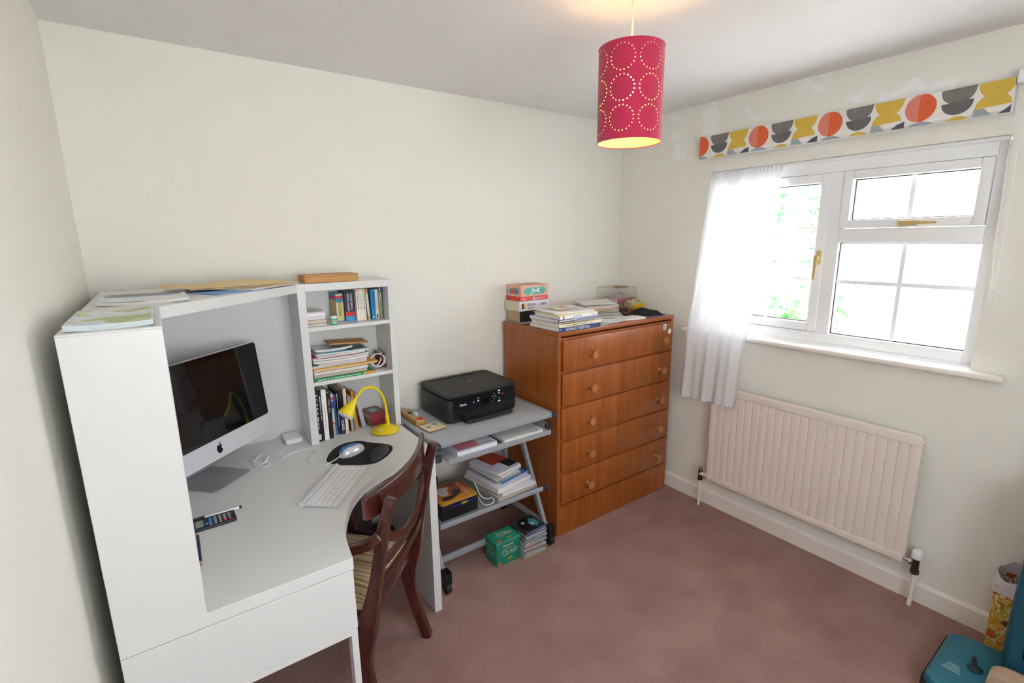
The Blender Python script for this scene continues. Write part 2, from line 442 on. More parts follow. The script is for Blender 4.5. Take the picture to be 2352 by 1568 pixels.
def skirting(name, path, dx, dy):
    (xa, ya), (xb, yb) = path; g = G(); t, h = .017, .09
    if xa == xb:
        s_ = dx
        g.prism([(xa, 0), (xa+s_*t, 0), (xa+s_*t, h-.012), (xa+s_*.006, h), (xa, h)], ya, yb, 'y')
    else:
        s_ = dy
        g.prism([(ya, 0), (ya+s_*t, 0), (ya+s_*t, h-.012), (ya+s_*.006, h), (ya, h)], xa, xb, 'x')
    struct(g, name, GLOSSW)
skirting('baseboard_right', ((0, RY0), (0, RY1)), -1, 0)
skirting('baseboard_back', ((RX0, 0), (RX1-.017, 0)), 0, -1)
skirting('baseboard_left', ((RX0, RY0), (RX0, RY1-.017)), 1, 0)
# unseen second window, added behind the camera for its fill light
w2 = bpy.data.objects.new('added_window', None); COL.objects.link(w2); w2['kind'] = 'structure'; w2['label'] = 'white double glazed window added for fill light in the unseen wall behind the camera'
g = G(); xm = (W2[0]+W2[1])/2
for a, b, c, d in ((W2[0], W2[0]+.05, W2[2], W2[3]), (W2[1]-.05, W2[1], W2[2], W2[3]), (xm-.03, xm+.03, W2[2]+.05, W2[3]-.05), (W2[0]+.05, W2[1]-.05, W2[2], W2[2]+.05), (W2[0]+.05, W2[1]-.05, W2[3]-.05, W2[3])):
    g.box(a, b, RY0-.085, RY0-.02, c, d)
struct(g.bevel(.003, 1), 'frame', UPVC, w2)
for a, b in ((W2[0]+.05, xm-.03), (xm+.03, W2[1]-.05)): struct(G().box(a, b, RY0-.054, RY0-.05, W2[2]+.05, W2[3]-.05), 'pane', GLASS, w2)
struct(G().box(W2[0]-.06, W2[1]+.06, RY0-.02, RY0+.07, W2[2]-.025, W2[2]).bevel(.006, 2), 'sill', GLOSSW, w2)

# ------------------------------------------------------------------ window
win = bpy.data.objects.new('window_1', None); COL.objects.link(win); win.location = (0, 0, 0); win['kind'] = 'structure'
win['label'] = 'white double glazed window with cottage bars above the radiator'
FX0, FX1 = .045, .115
def wpart(g, name, mat, parent=win): return struct(g, name, mat, parent, True)
fy0, fy1, fz0, fz1 = WY0+.004, WY1-.004, 1.066, WZ1-.012
# outer frame with mullion and transom
g = G()
g.box(FX0, FX1, fy0, -1.806, fz0, fz1); g.box(FX0, FX1, -.70, fy1, fz0, fz1)
g.box(FX0, FX1, -1.806, -.70, fz0, 1.118); g.box(FX0, FX1, -1.806, -.70, 1.866, fz1)
g.box(FX0, FX1, -1.308, -1.245, 1.118, 1.866)
g.box(FX0, FX1, -1.806, -1.308, 1.549, 1.612)
wpart(g.bevel(.003, 2), 'frame', UPVC)
def sash(y0, y1, z0, z1, wd, name='sash', x0=FX0-.012, x1=FX1-.01):
    g = G(); g.box(x0, x1, y0, y0+wd, z0, z1); g.box(x0, x1, y1-wd, y1, z0, z1)
    g.box(x0, x1, y0+wd, y1-wd, z0, z0+wd); g.box(x0, x1, y0+wd, y1-wd, z1-wd, z1)
    return wpart(g.bevel(.004, 2), name, UPVC)
def glazing(y0, y1, z0, z1, vb, hb, parent, x=.075):
    wpart(G().box(x-.002, x+.002, y0-.006, y1+.006, z0-.006, z1+.006), 'pane', GLASS, parent)
    g = G(); t = .004   # dark rubber gasket
    for a, b, c, d in ((y0, y0+t, z0, z1), (y1-t, y1, z0, z1), (y0+t, y1-t, z0, z0+t), (y0+t, y1-t, z1-t, z1)): g.box(x-.008, x+.006, a, b, c, d)
    wpart(g, 'gasket', C('2a2b30'), parent)
    for yy in vb: wpart(G().box(x-.009, x-.0025, yy-.009, yy+.009, z0, z1).bevel(.002, 1), 'glazing_bar', UPVC, parent)
    for zz in hb: wpart(G().box(x-.0085, x-.0028, y0, y1, zz-.009, zz+.009).bevel(.002, 1), 'glazing_bar', UPVC, parent)
s1 = sash(-1.802, -1.306, 1.614, 1.864, .036, 'fanlight_sash')
glazing(-1.766, -1.342, 1.65, 1.828, [-1.556], [], s1)
s2 = sash(-1.252, -.735, 1.122, 1.864, .04, 'casement_sash')
glazing(-1.212, -.775, 1.162, 1.824, [-.993], [1.62, 1.374], s2)
glazing(-1.806, -1.308, 1.118, 1.549, [-1.557], [1.369], win)
def handle(parent, c, d):
    g = G(); c = Vector(c); d = Vector(d)
    s_ = d.cross(V(1, 0, 0)).normalized()
    g.sweep([c - d*.035, c + d*.03], s_, .022, .012); g.bevel(.004, 2)
    g.cyl(c, c + V(-.028, 0, 0), .01, .008)
    g.sweep([c + V(-.026, 0, 0) - d*.012, c + V(-.03, 0, 0) + d*.04, c + V(-.034, 0, 0) + d*.1], s_, [.017, .013, .008], [.011, .009, .007])
    wpart(g, 'handle', BRASS, parent)
handle(s1, (FX0-.018, -1.568, 1.630), (0, -1, 0)); handle(s2, (FX0-.018, -1.237, 1.478), (0, 0, -1))
# sill board with horns
g = G().prism([(-.055, -1.948), (-.001, -1.948), (-.001, WY0+.002), (.05, WY0+.002), (.05, WY1-.002), (-.001, WY1-.002), (-.001, -.56), (-.055, -.56)], 1.036, 1.06)
struct(g.bevel(.008, 3), 'trim_1', GLOSSW, None, True)
g = G().box(.03, .05, WY0+.003, WY1-.003, 1.061, 1.070)
struct(g, 'trim_2', UPVC)

# ------------------------------------------------------------------ outside
GROUND = M('pale_paving', 'd3d2ce', .9, var=.2, vscale=3)
struct(G().box(.22, 14, -12, 10, -.5, -.3), 'garden_ground', GROUND)
LEAF = blotch('garden_leaves', ['3f7346', '70a25c', 'a4c688', '5f9472'], 4, .6)
def bush(label, c, r, h, n):
    root = thing('garden_bush', label, 'bush', (c[0], c[1], c[2]), group=None)
    g = G(); rnd = random.Random(int(c[1]*100)+5)
    for i in range(n):
        a, b_ = rnd.uniform(0, 2*PI), rnd.random()
        rr = r*(1-.55*abs(b_-.45))*(.6+.4*rnd.random()); p = V(c[0]+rr*math.cos(a), c[1]+rr*math.sin(a), c[2]+.15+b_*h)
        u = V(rnd.uniform(-1,1), rnd.uniform(-1,1), rnd.uniform(-.6,.6)).normalized(); v = u.cross(V(rnd.random(), rnd.random(), .8)).normalized()
        s_ = rnd.uniform(.05, .1)
        g.patch([(-1, 0), (-.2, .45), (1, 0), (-.2, -.45)], p, u*s_, v*s_, .002)
    f = part(g, 'foliage', LEAF, root, smooth=False); f['kind'] = 'stuff'
    g = G()
    for i in range(5):
        a = i*1.26; g.tube(catmull([c, V(*c)+V(.25*r*math.cos(a), .25*r*math.sin(a), h*.4), V(*c)+V(.5*r*math.cos(a), .5*r*math.sin(a), h*.85)], 4), [.02]*4+[.014]*4+[.006], 6)
    part(g, 'stem', C('a9ad94'), root)
bush('leafy green shrub outside the left casement, taller one', (3.6, .75, -.3), .75, 2.7, 1100)
bush('low green plant outside, seen at the foot of the casement', (1.9, -.45, -.3), .32, 1.25, 420)
# timber sleepers of a low retaining wall, seen through the lower right light
rw = thing('retaining_wall', 'low retaining wall of stacked pale timber sleepers outside the window', 'wall', (3.6, -2.0, -.3))
SLP = wood('weathered_timber', '9c8a6c', 'd2c4a4', .8, (1, 12, 12), 0)
for i in range(5):
    part(G().box(3.5+.012*(i%2), 3.68, -3.6+.15*(i%2), -1.15-.08*i, -.3+.17*i, -.3+.17*i+.158).bevel(.01, 1), 'sleeper', SLP, rw)

# ------------------------------------------------------------------ curtain track and sheer curtain
g = G()
g.box(.012, .03, WY0+.01, WY1-.005, WZ1-.016, WZ1-.001)
g.box(.008, .012, WY0+.01, WY1-.005, WZ1-.013, WZ1-.004)
single(g.bevel(.0015, 1), 'curtain_track', 'white plastic curtain track along the top of the window', 'curtain track', UPVC)
cur = thing('sheer_curtain', 'sheer white gathered curtain drawn to the left side of the window', 'curtain', (-.06, -.8, .66))
def cur_pt(u, v):
    z = lerp(1.922, lerp(.668, .676, u), v)
    vb = min(1, v/.68)
    y = lerp(lerp(-.655, -1.045, u), lerp(-.603, -.972, u), v**.85)
    amp = lerp(.007, .021, min(1, v*1.5)); fr = lerp(1, .62, v)
    w1 = math.sin(2*PI*(u*5.4+.25*math.sin(2.2*v))); w2 = math.sin(2*PI*(u*3.3)+.8+v)
    x = lerp(-.0005, -.092, vb**1.15) - .014*max(0, (v-.68)/.32) + amp*(.65*w1*fr+.5*w2) - .008*(v > .69)
    if v < .02: x += .004*math.sin(u*120)
    x = min(x, lerp(.004, -.075, min(1, vb*1.05)) if v > .62 else .006 - .075*vb)
    return (x, y, z)
g = G().grid(cur_pt, 110, 70)
part(g, 'cloth', SHEER, cur)
g = G().grid(lambda u, v: Vector(cur_pt(u, .965+v*.035)) + V(-.0012, 0, 0), 110, 3)
part(g, 'hem', SHEER, cur)
g = G().grid(lambda u, v: Vector(cur_pt(u, v*.022)) + V(-.0012, 0, 0), 110, 3)
part(g, 'heading_tape', SHEER, cur)

# ------------------------------------------------------------------ folded roman blind above the window
BY0, BY1, BZ0, BZ1, BX = -1.834, -.604, 1.998, 2.114, -.045
bl = thing('roman_blind', 'folded fabric blind with grey, mustard and coral pebble print', 'blind', (-.02, -1.2, BZ0))
BLW = M('blind_cloth', 'efece6', .85, var=.03, bump=.15, bscale=900)
g = G()
for k in range(4):   # stacked folds
    x = -.012 - .009*k
    g.box(x-.006, x, BY0, BY1, BZ0+.003*k, BZ1-.002)
part(g.bevel(.002, 1), 'folded_cloth', BLW, bl)
part(G().box(-.012, -.001, BY0, BY1, BZ1-.02, BZ1+.004), 'batten', UPVC, bl)
MU = M('mustard_print', 'd9b64e', .85, var=.1, vscale=60); CO = M('coral_print', 'e0663f', .85, var=.08); COL2 = M('pale_coral_print', 'df8573', .85, var=.08)
GD = M('charcoal_print', '6a6868', .85, var=.12, vscale=80); GL = M('blue_grey_print', 'a2a8ae', .85, var=.05); GDK = M('slate_print', '565764', .85, var=.05)
HA = stripes('hatched_print', ['55524f', '8a8682', '6a6763', 'a5a19c'], 'Y', 420)
H = BZ1-BZ0; xo = BX-.0005
def bp(pts, mat, name='print_shape', th=.0006, k=0):
    g = G().patch([(p[0], p[1]) for p in pts], (xo-.0007*k, 0, 0), (0, -1, 0), (0, 0, 1), th); part(g, name, mat, bl, smooth=False)
def clipz(P): return [(max(min(a, -BY0), -BY1), max(BZ0+.001, min(BZ1-.001, b))) for a, b in P]
def seg_arc(cx, cy, rx, ry, a0, a1, n=14): return [(cx+rx*math.cos(math.radians(a0+(a1-a0)*i/n)), cy+ry*math.sin(math.radians(a0+(a1-a0)*i/n))) for i in range(n+1)]
# repeat of the print runs along -y
rep = .3213; y_first = .606
for k in range(4):
    o = y_first + k*rep      # left edge of the coral stone, as distance along -y
    zc = (BZ0+BZ1)/2+.008
    lc = [p for p in seg_arc(o, zc, .045, .05, 90, 270)] ; rc = seg_arc(o, zc, .054, .052, -90, 90)
    bp(clipz(lc), COL2); bp(clipz(rc), CO, k=1)
    bp(clipz(seg_arc(o+.01, BZ0-.006, .042, .02, 0, 180)), GL)
    c = o+.115               # hatched bowl over charcoal bowl over mustard
    bp(clipz([(c-.05, BZ1-.004), (c+.052, BZ1-.002)] + seg_arc(c, BZ1-.012, .05, .046, -5, -175)), HA)
    bp(clipz([(c-.048, zc-.004), (c+.045, zc+.002)] + seg_arc(c, zc-.004, .046, .042, -5, -175)), GD, k=1)
    bp(clipz(seg_arc(c+.004, BZ0-.02, .042, .034, 10, 170)), MU)
    c = o+.221               # mustard bowl on mustard dome
    bp(clipz([(c-.048, BZ1-.003), (c+.052, BZ1-.002)] + seg_arc(c, BZ1-.006, .05, .054, -5, -175)), MU)
    bp(clipz([(c-.056, BZ0+.026)] + seg_arc(c-.004, BZ0+.028, .05, .046, 175, 5) + [(c+.046, BZ0+.032)]), MU, k=1)
    bp(clipz([(c-.058, BZ0+.001), (c-.056, BZ0+.026), (c-.028, BZ0+.026), (c-.006, BZ0+.001)]), GL)
    bp(clipz([(c+.012, BZ0+.001), (c+.035, BZ0+.018), (c+.058, BZ0+.026), (c+.058, BZ0+.001)]), GDK)
# pull cord
ch = thing('blind_cord', 'white looped blind cord with toggle hanging right of the window', 'cord', (-.035, -1.868, 1.33))
part(G().box(-.05, -.001, -1.862, -1.838, 2.09, 2.135).bevel(.004, 2), 'bracket', UPVC, ch)
pth = catmull([(-.035, -1.845, 2.1), (-.035, -1.851, 1.75), (-.035, -1.866, 1.41), (-.035, -1.872, 1.388), (-.035, -1.879, 1.41), (-.035, -1.874, 1.75), (-.035, -1.857, 2.1)], 10)
part(G().tube(pth, .0014, 6), 'cord', C('f0efec'), ch)
part(G().prism(rrect(.012, .04, .005, 4, -1.872, 1.364), -.039, -.031, 'x').bevel(.001, 1), 'toggle', WHITEP, ch)

# ------------------------------------------------------------------ radiator
rad = thing('radiator', 'cream painted ribbed panel radiator below the window', 'radiator', (-.06, -1.277, .185))
RADP = M('radiator_enamel', 'efe2d8', .38, var=.02, vscale=5)
ry0, ry1, rz0, rz1 = -1.757, -.800, .186, .765
n = 24; pit = (ry1-ry0)/n; prof = []
for i in range(n):
    a = ry0+i*pit
    prof += [(-.0715, a), (-.0762, a+.0045), (-.0772, a+pit*.5), (-.0762, a+pit-.0045)]
prof.append((-.0715, ry1))
P = prof + [(-.05, ry1), (-.05, ry0)]
part(G().prism(P, rz0+.03, rz1-.036), 'ribbed_panel', RADP, rad, smooth=False)
part(G().box(-.079, -.045, ry0, ry1-.002, rz1-.045, rz1).bevel(.007, 3), 'top_rail', RADP, rad)
part(G().box(-.079, -.047, ry0+.004, ry1-.002, rz0, rz0+.038).bevel(.007, 3), 'bottom_rail', RADP, rad)
part(G().cyl((-.062, ry0-.006, rz1-.025), (-.062, ry0+.02, rz1-.025), .011), 'end_cap', RADP, rad)
for y in (ry0+.15, ry1-.15): part(G().box(-.05, -.001, y-.02, y+.02, .25, .68), 'bracket', RADP, rad)
part(G().cyl((-.06, ry1-.01, .205), (-.06, -.764, .205), .011).cyl((-.06, -.765, .205), (-.06, -.757, .205), .014), 'connector', RADP, rad)
v1 = part(G().cyl((-.06, -.757, .17), (-.06, -.757, .222), .0125).cyl((-.06, -.757, .222), (-.06, -.757, .245), .012, .003).cyl((-.06, -.757, .163), (-.06, -.757, .178), .016, seg=6), 'valve', C('5a5650', .25, metal=.8), rad)
part(G().cyl((-.06, -.757, 0), (-.06, -.757, .168), .008), 'pipe', GLOSSW, rad)
part(G().cyl((-.06, ry0+.01, .205), (-.06, -1.79, .205), .010).cyl((-.06, -1.772, .205), (-.06, -1.782, .205), .015, seg=6), 'connector', CHROME, rad)
v2 = part(G().cyl((-.06, -1.796, .165), (-.06, -1.796, .225), .0135).cyl((-.06, -1.796, .155), (-.06, -1.796, .172), .017, seg=6), 'valve', C('5a5650', .25, metal=.8), rad)
part(G().lathe([(.012, 0), (.019, .006), (.019, .036), (.015, .044), (0, .045)], (-.06, -1.796, .222), 20), 'valve_cap', WHITEP, rad, v2)
part(G().cyl((-.06, -1.796, 0), (-.06, -1.796, .158), .0085), 'pipe', GLOSSW, rad)

# ------------------------------------------------------------------ pendant lamp
LX, LY, LR, LZ0, LZ1 = -1.318, -1.225, .0955, 1.868, 2.13
pl = thing('pendant_lamp', 'crimson perforated drum lampshade hanging on a cord from the ceiling', 'lamp', (LX, LY, LZ0))
SHO = M('crimson_suede', 'b92149', .85, var=.12, vscale=25, sheen=.3)
SHI = M('cream_lining', 'f3d9a4', .7, var=.02)
holes = []
ncol = 7
for c in range(ncol):
    for r in range(3):
        ca = math.radians(207 + c*360/ncol); cz = LZ1-.0465-r*.0805
        for k in range(20):
            a = 2*PI*(k+.5)/20; holes.append((ca + .0358*math.cos(a)/LR, cz+.0345*math.sin(a)))
NU, NV = 520, 230
hs = set(); du = 2*PI/NU; dv = (LZ1-LZ0)/NV
for (a, z) in holes:
    i0, j0 = a/du, (z-LZ0)/dv
    for i in range(int(i0)-4, int(i0)+6):
        for j in range(int(j0)-4, int(j0)+6):
            if ((i+.5-i0)*du*LR)**2 + ((j+.5-j0)*dv)**2 < .0018**2: hs.add((i % NU, j))
def shell(r, flip):
    vs_ = [(LX+r*math.cos(i*du), LY+r*math.sin(i*du), LZ0+j*dv) for j in range(NV+1) for i in range(NU)]
    fs = []
    for j in range(NV):
        for i in range(NU):
            if (i, j) in hs: continue
            q = (j*NU+i, j*NU+(i+1) % NU, (j+1)*NU+(i+1) % NU, (j+1)*NU+i)
            fs.append(q[::-1] if flip else q)
    return [(x-LX, y-LY, z-LZ0) for x, y, z in vs_], fs
for nm, r, flip, mt in (('shade', LR, False, SHO), ('shade_lining', LR-.0008, True, SHI)):
    me = bpy.data.meshes.new(nm); me.from_pydata(*[shell(r, flip)[0], [], shell(r, flip)[1]]); me.materials.append(mt)
    for p in me.polygons: p.use_smooth = True
    link(nm, me, pl)
for z in (LZ0, LZ1):
    part(G().tube([(LX+LR*math.cos(a*PI/24), LY+LR*math.sin(a*PI/24), z) for a in range(48)], .0016, 6, True), 'rim', SHO, pl)
g = G().tube([(LX+.02*math.cos(a*PI/10), LY+.02*math.sin(a*PI/10), LZ1-.04) for a in range(20)], .002, 6, True)
for k in range(3):
    a = k*2*PI/3+.4; g.tube([(LX+.02*math.cos(a), LY+.02*math.sin(a), LZ1-.04), (LX+LR*math.cos(a), LY+LR*math.sin(a), LZ1-.004)], .0018, 6)
part(g, 'shade_ring', WHITEP, pl)
part(G().lathe([(.0, .0), (.019, 0), (.019, .03), (.013, .05), (.006, .062), (0, .062)], (LX, LY, LZ1-.062), 20), 'lamp_holder', WHITEP, pl)
part(G().cyl((LX, LY, LZ1-.005), (LX, LY, RH-.03), .0033, seg=10), 'cord', C('e8ddd0', .5), pl)
part(G().lathe([(0, 0), (.012, 0), (.04, .012), (.045, .03), (0, .03)], (LX, LY, RH-.03), 24), 'ceiling_rose', WHITEP, pl)
BULB = M('lit_bulb', (255, 214, 150), .5, var=0, emit=9)
part(G().lathe([(0, -.05), (.016, -.046), (.027, -.032), (.03, -.014), (.026, .006), (.014, .028), (.012, .04), (0, .04)], (LX, LY, LZ1-.10), 20), 'bulb', BULB, pl)

# ================================================================== CORNER WORKSTATION
DXL, DXR, DYB, DYF, DZ, DT = -2.7135, -1.7157, -.0686, -1.1044, .75, 1.42
SXL = -2.108; SYF = -.258; TPX = -2.5504
desk = thing('corner_workstation', 'white corner computer desk with tall cabinet, top board and bookcase', 'desk', (-2.3, -.5, 0))
arc = catmull([(-2.2142, -1.1044, 0), (-2.203, -1.02, 0), (-2.188, -.953, 0), (-2.153, -.866, 0), (-2.107, -.787, 0), (-2.031, -.712, 0), (-1.948, -.668, 0), (-1.882, -.644, 0), (-1.80, -.622, 0), (-1.7157, -.607, 0)], 5)
top = [(p.x, p.y) for p in arc] + [(DXR, DYB), (DXL, DYB), (DXL, DYF)]
part(G().prism(top, DZ-.034, DZ).bevel(.0015, 1, 50), 'worktop', WHITEL, desk)
# left end: deep rail and legs
part(G().box(DXL, -2.2165, DYF, DYF+.018, .536, DZ-.0352).bevel(.001, 1), 'end_rail', WHITEL, desk)
part(G().box(DXL+.001, -2.218, DYF+.001, DYF+.03, .516, .5348).bevel(.001, 1), 'lower_rail', WHITEL, desk)
part(G().box(-2.236, -2.218, DYF+.001, DYF+.036, 0, .516).bevel(.001, 1), 'leg', WHITEL, desk)
part(G().box(DXL+.001, DXL+.02, DYF+.001, DYF+.036, 0, .516).bevel(.001, 1), 'leg', WHITEL, desk)
part(G().box(DXL, DXL+.016, DYF+.04, DYB, .3, DZ-.036), 'back_panel', WHITEL, desk)
part(G().box(DXL+.018, DXR-.04, DYB-.016, DYB, .3, DZ-.036), 'back_panel', WHITEL, desk)
# right end panel
part(G().box(DXR-.034, DXR, -.606, DYB, 0, DZ-.0352).bevel(.001, 1), 'end_panel', WHITEL, desk)
# tall closed cabinet on the left wing
tc_ = part(G().box(DXL, TPX, DYF, -.722, DZ, DT-.004).bevel(.0012, 1), 'tall_cabinet', WHITEL, desk)
part(G().box(DXL, TPX-.0, DYF+.0, -.712, DT-.004, DT).bevel(.001, 1), 'cabinet_top', WHITEL, desk, tc_)
# corner section: side, back and top with diagonal front
part(G().box(DXL, DXL+.016, -.71, DYB, DZ, DT-.034), 'side_panel', WHITEL, desk)
part(G().box(DXL+.016, SXL, DYB-.016, DYB, DZ, DT-.034), 'back_panel', WHITEL, desk)
part(G().prism([(DXL, DYB), (DXL, -.7105), (TPX+.004, -.7105), (SXL-.001, SYF-.004), (SXL-.001, DYB)], DT-.034, DT).bevel(.0012, 1, 50), 'top_board', WHITEL, desk)
# bookcase
part(G().box(SXL, SXL+.031, SYF, DYB, DZ, DT).bevel(.001, 1), 'side_panel', WHITEL, desk)
part(G().box(-1.7365, -1.711, SYF, DYB, DZ, DT).bevel(.001, 1), 'side_panel', WHITEL, desk)
part(G().box(SXL+.031, -1.7365, SYF, DYB, DT-.031, DT-.0005).bevel(.001, 1), 'bookcase_top', WHITEL, desk)
part(G().box(SXL+.031, -1.7365, DYB-.012, DYB-.004, DZ, DT-.031), 'bookcase_back', WHITEL, desk)
for z in (1.243, 1.015): part(G().box(SXL+.031, -1.7365, SYF, DYB-.012, z-.016, z).bevel(.001, 1), 'shelf', WHITEL, desk)

# ================================================================== CHEST OF DRAWERS
cx0, cx1, cy0, cy1, cz = -.966, -.052, -.502, -.028, 1.1265
ch_ = thing('chest_of_drawers', 'tall teak veneered chest of five drawers with round wooden knobs', 'chest of drawers', (-.509, -.265, 0))
part(G().box(cx0, cx0+.02, cy0, cy1, 0, cz-.022).bevel(.001, 1), 'side_panel', TEAK, ch_)
part(G().box(cx1-.02, cx1, cy0, cy1, 0, cz-.022).bevel(.001, 1), 'side_panel', TEAK, ch_)
part(G().box(cx0-.001, cx1+.001, cy0-.003, cy1, cz-.022, cz).bevel(.002, 2), 'top', wood('teak_veneer_top', '864418', 'ac622a', .3, (.9, 16, 16)), ch_)
part(G().box(cx0+.02, cx1-.02, cy1-.01, cy1, .02, cz-.022), 'back_board', TEAK, ch_)
part(G().box(cx0+.02, cx1-.02, cy0+.004, cy1-.01, .176, 1.094), 'carcass', TEAK, ch_)
part(G().box(cx0+.02, cx1-.02, cy0+.001, cy0+.018, .0, .172), 'plinth', TEAK, ch_)
zs_ = [(.184, .352), (.368, .538), (.552, .724), (.738, .908), (.924, 1.086)]
for i, (a, b) in enumerate(zs_):
    out = .016 if i == 4 else (.012 if i == 3 else .007)
    dr = part(G().box(cx0+.024, cx1-.024, cy0-out, cy0+.004, a, b).bevel(.0025, 2), 'drawer', TEAK, ch_)
    zc = (a+b)/2-.012
    for kx in (-.752, -.174):
        part(G().lathe([(0, 0), (.013, 0), (.0105, .009), (.011, .019), (.019, .026), (.022, .033), (.021, .038), (.0145, .0375), (0, .035)], (kx, cy0-out+.0005, zc), 20, (0, -1, 0)), 'knob', TEAKD, ch_, dr)
    if i == 4:
        st = part(G().patch(rrect(.03, .036, .002, 2, -.152, 1.066), (0, cy0-out-.0004, 0), (1, 0, 0), (0, 0, 1)), 'sticker', C('9cc9e2'), ch_, dr, smooth=False, label='small pale blue square sticker')
        part(G().patch(rrect(.028, .014, .002, 2, -.152, 1.076), (0, cy0-out-.001, 0), (1, 0, 0), (0, 0, 1)), 'sticker_print', C('dfe6ec'), ch_, dr, smooth=False)
        part(G().patch(rrect(.01, .008, .002, 2, -.158, 1.075), (0, cy0-out-.0016, 0), (1, 0, 0), (0, 0, 1)), 'sticker_print', C('cf5a52'), ch_, dr, smooth=False)
        part(G().patch(circ(.0155, 24, -.105, 1.036), (0, cy0-out-.0004, 0), (1, 0, 0), (0, 0, 1)), 'sticker', C('ddd4cf'), ch_, dr, smooth=False, label='round off-white sticker')

# ================================================================== PRINTER TROLLEY
tr = thing('printer_trolley', 'grey metal computer trolley with sliding shelf on castors', 'trolley', (-1.33, -.27, 0))
tz = .72
part(G().box(-1.655, -1.005, -.508, -.03, tz-.014, tz-.002).bevel(.002, 1), 'top_shelf', GREYP, tr)
g = G(); 
part(G().box(-1.66, -1.0, -.514, -.508, tz-.02, tz+.0005).bevel(.002, 1), 'edge_rail', GREYM, tr)
for x in (-1.665, -1.012):
    sr = part(G().box(x, x+.017, -.505, -.03, tz-.022, tz+.001).bevel(.003, 2), 'side_rail', GREYM, tr)
    part(G().box(x-.002, x+.02, -.528, -.5, tz-.026, tz+.003).bevel(.004, 2), 'end_cap', C('3b3e46'), tr, sr)
# sliding shelf
part(G().box(-1.6, -1.02, -.494, -.18, .617, .627), 'sliding_shelf', GREYP, tr)
part(G().box(-1.602, -1.008, -.502, -.494, .604, .628).bevel(.002, 1), 'edge_rail', GREYM, tr)
for x in (-1.645, -1.012):
    sr = part(G().box(x, x+.03, -.45, -.1, .612, .645).bevel(.004, 2), 'runner', GREYM, tr)
    part(G().box(x-.001, x+.031, -.468, -.45, .611, .646).bevel(.005, 2), 'end_cap', C('3b3e46'), tr, sr)
# sloping legs, lower shelf, base
for x in (-1.648, -1.035):
    part(G().sweep([(x, -.2, .70), (x, -.475, .10)], (1, 0, 0), .02, .032).bevel(.003, 2), 'leg', GREYM, tr)
    part(G().box(x-.014, x+.014, -.53, -.06, .085, .108).bevel(.003, 2), 'foot_bar', GREYM, tr)
    part(G().box(x-.012, x+.012, -.2, -.06, .60, .70).bevel(.003, 2), 'bracket', GREYM, tr)
    part(G().sweep([(x, -.12, .69), (x, -.12, .1)], (1, 0, 0), .02, .03).bevel(.003, 2), 'rear_post', GREYM, tr)
    for y in (-.53, -.09):
        ca = part(G().box(x-.018, x+.018, y-.02, y+.03, .05, .112).bevel(.006, 2), 'castor_housing', C('16171a', .4), tr)
        part(G().cyl((x-.012, y+.004, .027), (x+.012, y+.004, .027), .0265, seg=24), 'wheel', C('1a1b1e', .5), tr, ca)
part(G().box(-1.65, -1.085, -.496, -.13, .316, .326), 'lower_shelf', M('grey_board_dark', '7d8186', .5), tr)
part(G().box(-1.655, -1.05, -.503, -.494, .306, .329).bevel(.002, 1), 'edge_rail', GREYM, tr)
part(G().box(-1.64, -1.04, -.412, -.397, .066, .098).bevel(.003, 2), 'base_rail', GREYM, tr)
part(G().cyl((-1.062, -.5, .318), (-1.035, -.5, .318), .013), 'end_cap', C('2a2c32'), tr)

# ------------------------------------------------------------------ printer
pr_ = thing('printer', 'black inkjet printer scanner on the grey trolley', 'printer', (-1.308, -.185, tz-.001))
px0, px1, py0, py1, pz0, pz1 = -1.516, -1.102, -.342, -.03, tz+.004, .868
def slab(w_, d_, r, z0, z1, cx, cy, bev):
    return G().prism(rrect(w_, d_, r, 6, cx, cy), z0, z1).bevel(bev, 3, 50)
pcx, pcy, pw, pd = (px0+px1)/2, (py0+py1)/2, px1-px0, py1-py0
part(G().prism(rrect(pw-.03, pd-.03, .03, 6, pcx, pcy), tz-.001, pz0+.002), 'foot', BLACKP, pr_)
part(slab(pw, pd, .035, pz0, pz1-.028, pcx, pcy, .012), 'body', BLACKP, pr_)
lid = part(slab(pw-.001, pd-.001, .035, pz1-.0265, pz1, pcx, pcy, .011), 'lid', M('black_textured_lid', '2b2a29', .6, bump=.25, bscale=1500), pr_)
part(G().box(pcx-.15, pcx+.12, py1-.045, py1-.028, pz1-.001, pz1+.004).bevel(.0015, 1), 'rear_feed_cover', BLACKP, pr_)
part(G().patch([(-.014, 0), (0, -.009), (.014, 0), (0, .009)], (pcx+.01, pcy, pz1+.0002), (1, .1, 0), (0, 1, 0)), 'emblem', C('7a7774', .3), pr_, lid)
fp = part(G().prism(rrect(pw-.048, .108, .012, 5, pcx+.006, pz0+.07), py0-.004, py0+.01, 'y').bevel(.002, 1, 50), 'front_panel', M('printer_gloss', '0f1017', .22, var=0), pr_)
yf = py0-.0043
part(G().patch(rrect(.046, .034, .002, 3, pcx+.012, pz0+.082), (0, yf, 0), (1, 0, 0), (0, 0, 1)), 'display', BLACKG, pr_, fp)
WT = M('white_print', 'f2f2f5', .5, var=0)
def plett(t, x, z, **k): lettering(t, WT if 'mat' not in k else k.pop('mat'), fp, Vector((x, yf, z)) - ROOTLOC[pr_], (1, 0, 0), (0, 0, 1), **k)
plett('Canon', pcx-.122, pz0+.094-.009, height=.0115, width=.038, bold=.02)
part(G().patch(rrect(.013, .003, .0008, 2, pcx-.035, pz0+.102), (0, yf, 0), (1, 0, 0), (0, 0, 1)), 'button_print', C('b8b8bc'), pr_, fp, smooth=False)
